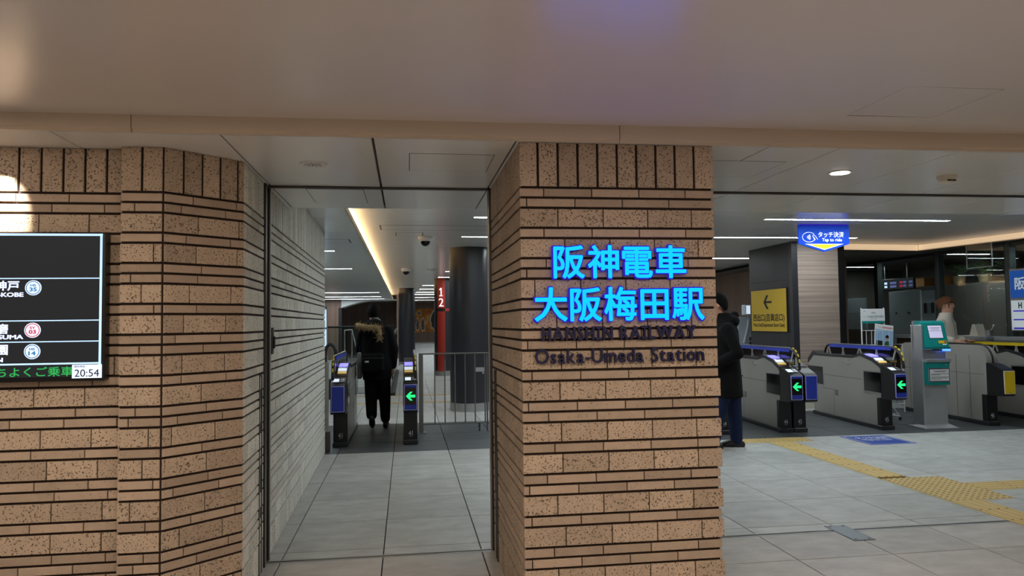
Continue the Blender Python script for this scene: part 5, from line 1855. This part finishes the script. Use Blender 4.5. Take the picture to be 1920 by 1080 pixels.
def face_bits(P, parent, s=1.0):
    for sx in (-1, 1):
        MB().ball(P(sx * 0.030, 0.083, 0.012), (0.012 * s, 0.008 * s, 0.006 * s), 8, 6).build('eye', 'sign_black', parent)
        MB().tube([P(sx * 0.046, 0.078, 0.030), P(sx * 0.030, 0.090, 0.034), P(sx * 0.014, 0.092, 0.031)], 0.004 * s, 5).build('eyebrow', 'hair_black', parent)
    MB().tube([P(-0.020, 0.086, -0.066), P(0.0, 0.096, -0.064), P(0.020, 0.086, -0.066)], 0.006 * s, 6).build('mouth', 'lips', parent)


def hair_cap(mb, P, c, s=1.0, turn=0.0, low=-0.06, fringe=0.035, puff=1.10):
    """hair over the skull: full at the back, higher at the face"""
    n = 22
    vs2, fs2 = [], []
    rows_ = 9
    for j in range(rows_):
        t = j / (rows_ - 1)
        for k in range(n):
            a = 2 * math.pi * k / n
            fy = math.sin(a)           # +1 at the face
            if fy < -0.45:
                zlow = low
            elif fy < 0:
                zlow = low + (0.008 - low) * ((fy + 0.45) / 0.45)
            else:
                zlow = 0.008 + (fringe - 0.008) * min(1, fy * 1.5)
            z = zlow + (0.128 - zlow) * t
            zz = max(-1, min(1, z / 0.135))
            pr = math.sqrt(max(0.0, 1 - zz * zz))
            rx, ry = 0.080 * puff * pr + 0.004, 0.103 * puff * pr + 0.004
            vs2.append(P(rx * math.cos(a), ry * math.sin(a) - 0.006, z * 1.04))
    for j in range(rows_ - 1):
        for k in range(n):
            k2 = (k + 1) % n
            fs2.append((j * n + k, j * n + k2, (j + 1) * n + k2, (j + 1) * n + k))
    fs2.append(tuple((rows_ - 1) * n + k for k in range(n)))
    fs2.append(tuple(range(n))[::-1])
    mb.add(vs2, fs2)


def shoe(mb, heel, toe, w_=0.045, h_=0.085):
    a, b_ = Vector(heel), Vector(toe)
    d = b_ - a
    for t, r_, zz in ((0.0, 0.036, 0.045), (0.2, 0.042, 0.055), (0.45, 0.045, 0.055), (0.7, 0.046, 0.042), (0.9, 0.038, 0.034), (1.0, 0.026, 0.03)):
        p = a + d * t
        mb.ball((p.x, p.y, p.z + zz), (r_, r_, zz), 12, 8)
    mb.tube([(a + d * t + Vector((0, 0, zz)))[:] for t, zz in ((0.0, 0.05), (0.2, 0.06), (0.45, 0.06), (0.7, 0.045), (0.9, 0.036), (1.0, 0.03))], [0.036, 0.043, 0.045, 0.044, 0.036, 0.024], 12)


# ---- the walking man at gate 41 (back to the camera)
p1 = thing('person', 'person in black hooded coat with fur trim walking away through gate 41', 'person', (-0.42, 11.02, 0))
HC = (-0.052, 0.05, 1.685)
m = MB()
PH = head_mesh(m, HC, 1.0, 0.0)
m.rings([(-0.01, 0, 0.86, 0.14, 0.10), (-0.015, 0, 1.1, 0.13, 0.095), (-0.02, 0.0, 1.35, 0.16, 0.10), (-0.03, 0.01, 1.47, 0.10, 0.075), (-0.05, 0.03, 1.53, 0.05, 0.05)], 16)
limb(m, [(0.14, 0, 1.42), (0.23, 0.0, 1.14), (0.215, 0.06, 0.88)], [0.045, 0.04, 0.028])
limb(m, [(-0.19, 0, 1.42), (-0.24, 0.08, 1.16), (-0.13, 0.26, 1.06)], [0.045, 0.04, 0.028])
limb(m, [(0.08, 0, 0.86), (0.11, 0.02, 0.48), (0.11, -0.01, 0.07)], [0.075, 0.052, 0.038])
limb(m, [(-0.08, 0, 0.86), (-0.085, 0.03, 0.48), (-0.07, -0.17, 0.17)], [0.075, 0.052, 0.038])
fuse(m, 'body', 'skin', p1, 0.012, 3)
m = MB()
hair_cap(m, PH, HC, 1.0, 0.0, low=-0.075, fringe=0.05, puff=1.16)
m.build('hair', 'hair_black', p1, True)
m = MB()
hand(m, (0.214, 0.065, 0.87), (-0.05, 0.25, -1), (-0.5, 0.8, 0.1), 0.6)
m.build('hand', 'skin', p1, True)
m = MB()
hand(m, (-0.125, 0.27, 1.055), (0.5, 0.8, 0.2), (0.2, 0, 1), 0.6)
m.build('hand', 'skin', p1, True)
m = MB()
m.rings([(-0.005, 0.0, 0.70, 0.205, 0.135), (-0.01, 0.0, 0.85, 0.215, 0.145), (-0.015, 0.0, 1.05, 0.205, 0.14), (-0.02, 0.0, 1.25, 0.215, 0.145), (-0.025, 0.0, 1.38, 0.215, 0.135), (-0.03, 0.01, 1.46, 0.165, 0.11), (-0.04, 0.03, 1.53, 0.085, 0.085), (-0.05, 0.04, 1.565, 0.075, 0.075)], 24)
limb(m, [(0.155, 0, 1.40), (0.235, 0.0, 1.14), (0.222, 0.055, 0.90)], [0.085, 0.072, 0.056])
limb(m, [(-0.20, 0, 1.40), (-0.255, 0.07, 1.15), (-0.14, 0.25, 1.06)], [0.085, 0.072, 0.056])
# hood lying on the back
m.ball((-0.08, -0.11, 1.44), (0.185, 0.085, 0.11), 18, 10)
m.ball((-0.04, -0.07, 1.52), (0.13, 0.09, 0.06), 16, 8)
fuse(m, 'coat', 'cloth_black', p1, 0.013, 4)
m = MB()
limb(m, [(0.075, 0, 0.84), (0.10, 0.02, 0.48), (0.11, -0.01, 0.14)], [0.115, 0.09, 0.070])
limb(m, [(-0.085, 0, 0.84), (-0.095, 0.03, 0.48), (-0.08, -0.14, 0.21)], [0.115, 0.09, 0.078])
m.rings([(0, 0, 0.72, 0.18, 0.12), (0, 0, 0.95, 0.18, 0.12)], 18)
fuse(m, 'trousers', 'cloth_black', p1, 0.013, 3)
m = MB()
shoe(m, (0.11, -0.06, 0.0), (0.125, 0.17, 0.0))
m.build('shoe', 'black_plastic', p1, True)
m = MB()
shoe(m, (-0.075, -0.24, 0.12), (-0.075, -0.04, 0.005))
m.build('shoe', 'black_plastic', p1, True)
# fur trim along the hood edge
rnd = random.Random(9)
path = [(-0.285, -0.13, 1.50), (-0.22, -0.19, 1.475), (-0.12, -0.215, 1.455), (-0.02, -0.215, 1.46), (0.03, -0.205, 1.44), (0.035, -0.20, 1.36), (0.03, -0.185, 1.29)]
m = MB()
m.tube(path, [0.034, 0.042, 0.042, 0.040, 0.040, 0.034, 0.024], 10)
for i in range(len(path) - 1):
    a, b_ = Vector(path[i]), Vector(path[i + 1])
    for q in range(70):
        p = a.lerp(b_, rnd.random())
        d = Vector((rnd.uniform(-1, 1), rnd.uniform(-1.0, 0.1), rnd.uniform(-1.2, 0.9))).normalized()
        e = p + d * rnd.uniform(0.055, 0.105)
        s_ = d.cross(Vector((rnd.uniform(-1, 1), rnd.uniform(-1, 1), 1))).normalized() * 0.007
        r2 = d.cross(s_).normalized() * 0.007
        m.add([(p + s_)[:], (p - s_)[:], (p + r2)[:], e[:]], [(0, 1, 2), (0, 3, 1), (1, 3, 2), (2, 3, 0)])
m.build('fur_trim', 'fur', p1)
m = MB()
m.tube([(-0.10, 0.03, 1.575), (-0.05, -0.035, 1.60), (0.01, -0.035, 1.585), (0.045, 0.03, 1.54), (0.06, -0.02, 1.50)], 0.018, 8)
m.build('scarf', 'cloth_grey', p1, True)
# shoulder bag and tote that he carries
bg = thing('shoulder_bag', 'black shoulder bag with a small white tag on the walking man\'s back', 'bag', (-0.47, 10.80, 0.82))
MB().cbox(-0.16, 0.15, -0.07, 0.06, 0.0, 0.27, 0.03).build('pouch', 'cloth_black', bg)
MB().box(-0.16, 0.15, -0.075, -0.06, 0.20, 0.215).build('zip', 'gate_dark', bg)
MB().cbox(-0.115, -0.06, -0.082, -0.072, 0.145, 0.170, 0.003).build('tag', 'white_paint', bg)
MB().tube([(-0.14, 0.0, 0.25), (-0.05, -0.02, 0.45), (0.10, -0.0, 0.62), (0.18, 0.12, 0.70)], 0.014, 6).build('strap', 'cloth_black', bg, True)
tb = thing('tote_bag', 'pale paper tote on the walking man\'s left side', 'bag', (-0.672, 11.07, 0.72))
MB().cbox(-0.035, 0.025, -0.12, 0.16, 0.0, 0.38, 0.012).build('sack', 'cloth_grey', tb)
MB().tube([(-0.005, -0.08, 0.37), (0.01, -0.06, 0.52), (0.02, 0.08, 0.52), (-0.005, 0.12, 0.37)], 0.008, 6).build('handle', 'cloth_navy', tb, True)
ph1 = thing('held_phone', 'dark phone held in the walking man\'s right hand', 'phone', (-0.205, 11.16, 0.76))
MB().cbox(-0.006, 0.006, -0.035, 0.035, -0.07, 0.07, 0.003).build('case', 'black_plastic', ph1)
MB().box(0.006, 0.0068, -0.031, 0.031, -0.065, 0.065).build('glass', 'black_gloss', ph1)

# ---- the man in jeans half hidden by the pillar
p2 = thing('person', 'person in long black coat and jeans half hidden by the brick pillar', 'person', (3.65, 8.15, 0), math.radians(72))
HC = (0.02, 0.09, 1.685)
m = MB()
PH = head_mesh(m, HC, 1.0, 0.15)
m.rings([(0, 0, 0.86, 0.14, 0.10), (0, 0, 1.1, 0.13, 0.095), (0, 0, 1.35, 0.16, 0.10), (0, 0.0, 1.47, 0.10, 0.075), (0.01, 0.02, 1.53, 0.05, 0.05)], 16)
limb(m, [(0.17, 0, 1.40), (0.24, -0.12, 1.14), (0.20, 0.10, 1.02)], [0.045, 0.04, 0.028])
limb(m, [(-0.17, 0, 1.40), (-0.24, -0.08, 1.14), (-0.20, 0.12, 1.02)], [0.045, 0.04, 0.028])
limb(m, [(0.08, 0, 0.86), (0.09, -0.06, 0.48), (0.09, -0.10, 0.08)], [0.075, 0.052, 0.036])
limb(m, [(-0.08, 0, 0.86), (-0.09, 0.10, 0.48), (-0.09, 0.17, 0.08)], [0.075, 0.052, 0.036])
fuse(m, 'body', 'skin', p2, 0.012, 3)
m = MB()
hair_cap(m, PH, HC, 1.0, 0.15, low=-0.07, fringe=0.045, puff=1.18)
m.build('hair', 'hair_black', p2, True)
face_bits(PH, p2)
m = MB()
hand(m, (0.20, 0.11, 1.02), (-0.5, 0.8, -0.2), (0, 0.2, 1), 0.6)
hand(m, (-0.20, 0.13, 1.02), (0.5, 0.8, -0.2), (0, 0.2, 1), 0.6)
m.build('hand', 'skin', p2, True)
m = MB()
m.rings([(0.0, 0.0, 0.62, 0.235, 0.175), (0, 0, 0.85, 0.225, 0.165), (0, 0, 1.05, 0.205, 0.15), (0, 0, 1.25, 0.215, 0.15), (0, 0, 1.38, 0.215, 0.14), (0, 0.0, 1.46, 0.165, 0.115), (0.005, 0.01, 1.53, 0.09, 0.09), (0.01, 0.015, 1.585, 0.078, 0.08)], 24)
limb(m, [(0.185, 0, 1.39), (0.265, -0.13, 1.13), (0.21, 0.08, 1.02)], [0.085, 0.075, 0.058])
limb(m, [(-0.185, 0, 1.39), (-0.265, -0.09, 1.13), (-0.21, 0.10, 1.02)], [0.085, 0.075, 0.058])
m.ball((0, -0.09, 1.49), (0.14, 0.07, 0.07), 16, 8)
fuse(m, 'coat', 'cloth_black', p2, 0.013, 4)
m = MB()
limb(m, [(0.08, -0.05, 0.80), (0.095, -0.08, 0.48), (0.09, -0.10, 0.125)], [0.115, 0.090, 0.070])
limb(m, [(-0.085, 0.02, 0.80), (-0.095, 0.11, 0.48), (-0.09, 0.17, 0.125)], [0.115, 0.088, 0.070])
fuse(m, 'jeans', 'cloth_navy', p2, 0.013, 3)
for sx, yo in ((0.09, -0.09), (-0.09, 0.17)):
    m = MB()
    shoe(m, (sx, yo - 0.07, 0.018), (sx, yo + 0.18, 0.018))
    sh_ = m.build('shoe', 'black_plastic', p2, True)
    MB().rings([(sx, yo + 0.05, 0.0, 0.052, 0.160), (sx, yo + 0.05, 0.036, 0.054, 0.163)], 20).build('sole', 'white_paint', sh_, True)

# ---- the woman in the pale jacket by the counter
p3 = thing('person', 'person in cream padded jacket resting a hand on the gate by the office', 'person', (8.66, 10.95, 0.0), math.radians(-153))
p3.scale = (1.03, 1.03, 1.03)
HC = (0.0, 0.03, 1.655)
m = MB()
PH = head_mesh(m, HC, 1.0, 0.1)
m.rings([(0, 0, 0.90, 0.14, 0.10), (0, 0, 1.1, 0.12, 0.09), (0, 0, 1.30, 0.14, 0.09), (0, 0.0, 1.43, 0.09, 0.07), (0.0, 0.01, 1.50, 0.048, 0.048)], 16)
limb(m, [(0.15, 0, 1.36), (0.21, 0.0, 1.12), (0.18, 0.20, 1.09)], [0.042, 0.036, 0.024])
limb(m, [(-0.15, 0, 1.36), (-0.22, 0.0, 1.10), (-0.14, 0.20, 1.09)], [0.042, 0.036, 0.024])
limb(m, [(0.08, 0, 0.90), (0.09, 0.0, 0.48), (0.09, -0.02, 0.07)], [0.07, 0.05, 0.036])
limb(m, [(-0.08, 0, 0.90), (-0.09, 0.0, 0.48), (-0.09, 0.02, 0.07)], [0.07, 0.05, 0.036])
fuse(m, 'body', 'skin', p3, 0.011, 3)
face_bits(PH, p3)
m = MB()
hair_cap(m, PH, HC, 1.0, 0.1, low=-0.055, fringe=0.035, puff=1.15)
m.ball(PH(0.0, -0.10, 0.04), (0.06, 0.055, 0.055), 12, 8)
m.tube([PH(0.0, -0.10, -0.02), PH(-0.02, -0.14, -0.04), PH(-0.05, -0.15, -0.06)], [0.03, 0.02, 0.006], 8)
for sx in (-1, 1):
    m.tube([PH(sx * 0.07, 0.055, 0.05), PH(sx * 0.076, 0.06, 0.0), PH(sx * 0.072, 0.058, -0.06)], [0.014, 0.012, 0.004], 6)
m.tube([PH(-0.06, 0.075, 0.06), PH(-0.02, 0.098, 0.045), PH(0.03, 0.096, 0.045), PH(0.065, 0.07, 0.06)], [0.016, 0.018, 0.018, 0.014], 8)
m.build('hair', 'hair_brown', p3, True)
m = MB()
m.rings([(0, 0, 0.78, 0.21, 0.16), (0, 0, 0.95, 0.215, 0.165), (0, 0, 1.10, 0.20, 0.155), (0, 0, 1.25, 0.20, 0.15), (0, 0, 1.35, 0.195, 0.135), (0, 0.0, 1.42, 0.145, 0.115), (0.0, 0.01, 1.48, 0.10, 0.10), (0.0, 0.02, 1.535, 0.088, 0.092)], 24)
limb(m, [(0.17, 0, 1.35), (0.235, -0.01, 1.13), (0.19, 0.17, 1.10)], [0.085, 0.080, 0.062])
limb(m, [(-0.17, 0, 1.35), (-0.24, -0.01, 1.12), (-0.15, 0.17, 1.10)], [0.085, 0.080, 0.062])
for z in (0.98, 1.12):
    m.rings([(0, 0, z - 0.05, 0.20, 0.155), (0, 0, z, 0.222, 0.172), (0, 0, z + 0.05, 0.20, 0.155)], 22)
fuse(m, 'jacket', 'cloth_white', p3, 0.012, 3)
m = MB()
m.tube([(0.01, 0.108, 1.53), (0.02, 0.118, 1.42), (0.02, 0.140, 1.3), (0.02, 0.160, 1.12), (0.02, 0.160, 0.95)], 0.006, 6)
m.build('zip', 'ink_grey', p3, True)
m = MB()
limb(m, [(0.085, 0, 0.85), (0.09, 0.0, 0.48), (0.09, -0.02, 0.12)], [0.10, 0.08, 0.07])
limb(m, [(-0.085, 0, 0.85), (-0.09, 0.0, 0.48), (-0.09, 0.02, 0.12)], [0.10, 0.08, 0.07])
fuse(m, 'trousers', 'cloth_black', p3, 0.013, 3)
for sx, yo in ((0.09, -0.02), (-0.09, 0.02)):
    m = MB()
    shoe(m, (sx, yo - 0.07, 0.0), (sx, yo + 0.16, 0.0))
    m.build('shoe', 'black_plastic', p3, True)
for sx in (1, -1):
    m = MB()
    hand(m, (0.185 if sx > 0 else -0.145, 0.21, 1.09), (-0.25 * sx, 1, -0.08), (-sx, 0.2, 0.1), 0.25, 1.05)
    m.build('hand', 'skin', p3, True)

# ---- the dark figure behind the fare machine
p4 = thing('person', 'person in dark jacket mostly hidden behind the pale fare machine', 'person', (7.02, 15.2, 0), math.radians(-20))
HC = (0.0, 0.03, 1.56)
m = MB()
PH = head_mesh(m, HC, 0.95, 0.0)
m.rings([(0, 0, 0.80, 0.14, 0.10), (0, 0, 1.0, 0.12, 0.09), (0, 0, 1.22, 0.14, 0.09), (0, 0.0, 1.35, 0.09, 0.07), (0.0, 0.01, 1.42, 0.048, 0.048)], 16)
limb(m, [(0.15, 0, 1.28), (0.22, 0.0, 1.04), (0.19, 0.16, 0.96)], [0.042, 0.036, 0.026])
limb(m, [(-0.15, 0, 1.28), (-0.22, 0.0, 1.04), (-0.19, 0.16, 0.96)], [0.042, 0.036, 0.026])
limb(m, [(0.08, 0, 0.82), (0.09, 0.0, 0.45), (0.09, -0.02, 0.07)], [0.07, 0.05, 0.036])
limb(m, [(-0.08, 0, 0.82), (-0.09, 0.0, 0.45), (-0.09, 0.02, 0.07)], [0.07, 0.05, 0.036])
fuse(m, 'body', 'skin', p4, 0.014, 3)
m = MB()
hair_cap(m, PH, HC, 0.95, 0.0, low=-0.08, fringe=0.04, puff=1.18)
m.build('hair', 'hair_black', p4, True)
face_bits(PH, p4, 0.95)
m = MB()
m.rings([(0, 0, 0.68, 0.20, 0.15), (0, 0, 0.95, 0.19, 0.15), (0, 0, 1.15, 0.19, 0.145), (0, 0, 1.27, 0.19, 0.13), (0, 0.0, 1.34, 0.14, 0.11), (0.0, 0.01, 1.42, 0.08, 0.08)], 22)
limb(m, [(0.16, 0, 1.27), (0.23, -0.01, 1.04), (0.20, 0.14, 0.97)], [0.08, 0.07, 0.055])
limb(m, [(-0.16, 0, 1.27), (-0.23, -0.01, 1.04), (-0.20, 0.14, 0.97)], [0.08, 0.07, 0.055])
fuse(m, 'jacket', 'cloth_black', p4, 0.014, 3)
m = MB()
limb(m, [(0.085, 0, 0.78), (0.09, 0.0, 0.45), (0.09, -0.02, 0.12)], [0.10, 0.08, 0.07])
limb(m, [(-0.085, 0, 0.78), (-0.09, 0.0, 0.45), (-0.09, 0.02, 0.12)], [0.10, 0.08, 0.07])
fuse(m, 'trousers', 'cloth_black', p4, 0.014, 3)
for sx in (0.09, -0.09):
    m = MB()
    shoe(m, (sx, -0.09, 0.0), (sx, 0.14, 0.0))
    m.build('shoe', 'black_plastic', p4, True)
for sx in (1, -1):
    m = MB()
    hand(m, (0.19 * sx, 0.17, 0.955), (-0.2 * sx, 1, -0.4), (-sx, 0.2, 0.3), 0.4)
    m.build('hand', 'skin', p4, True)

print('objects', len(bpy.data.objects))
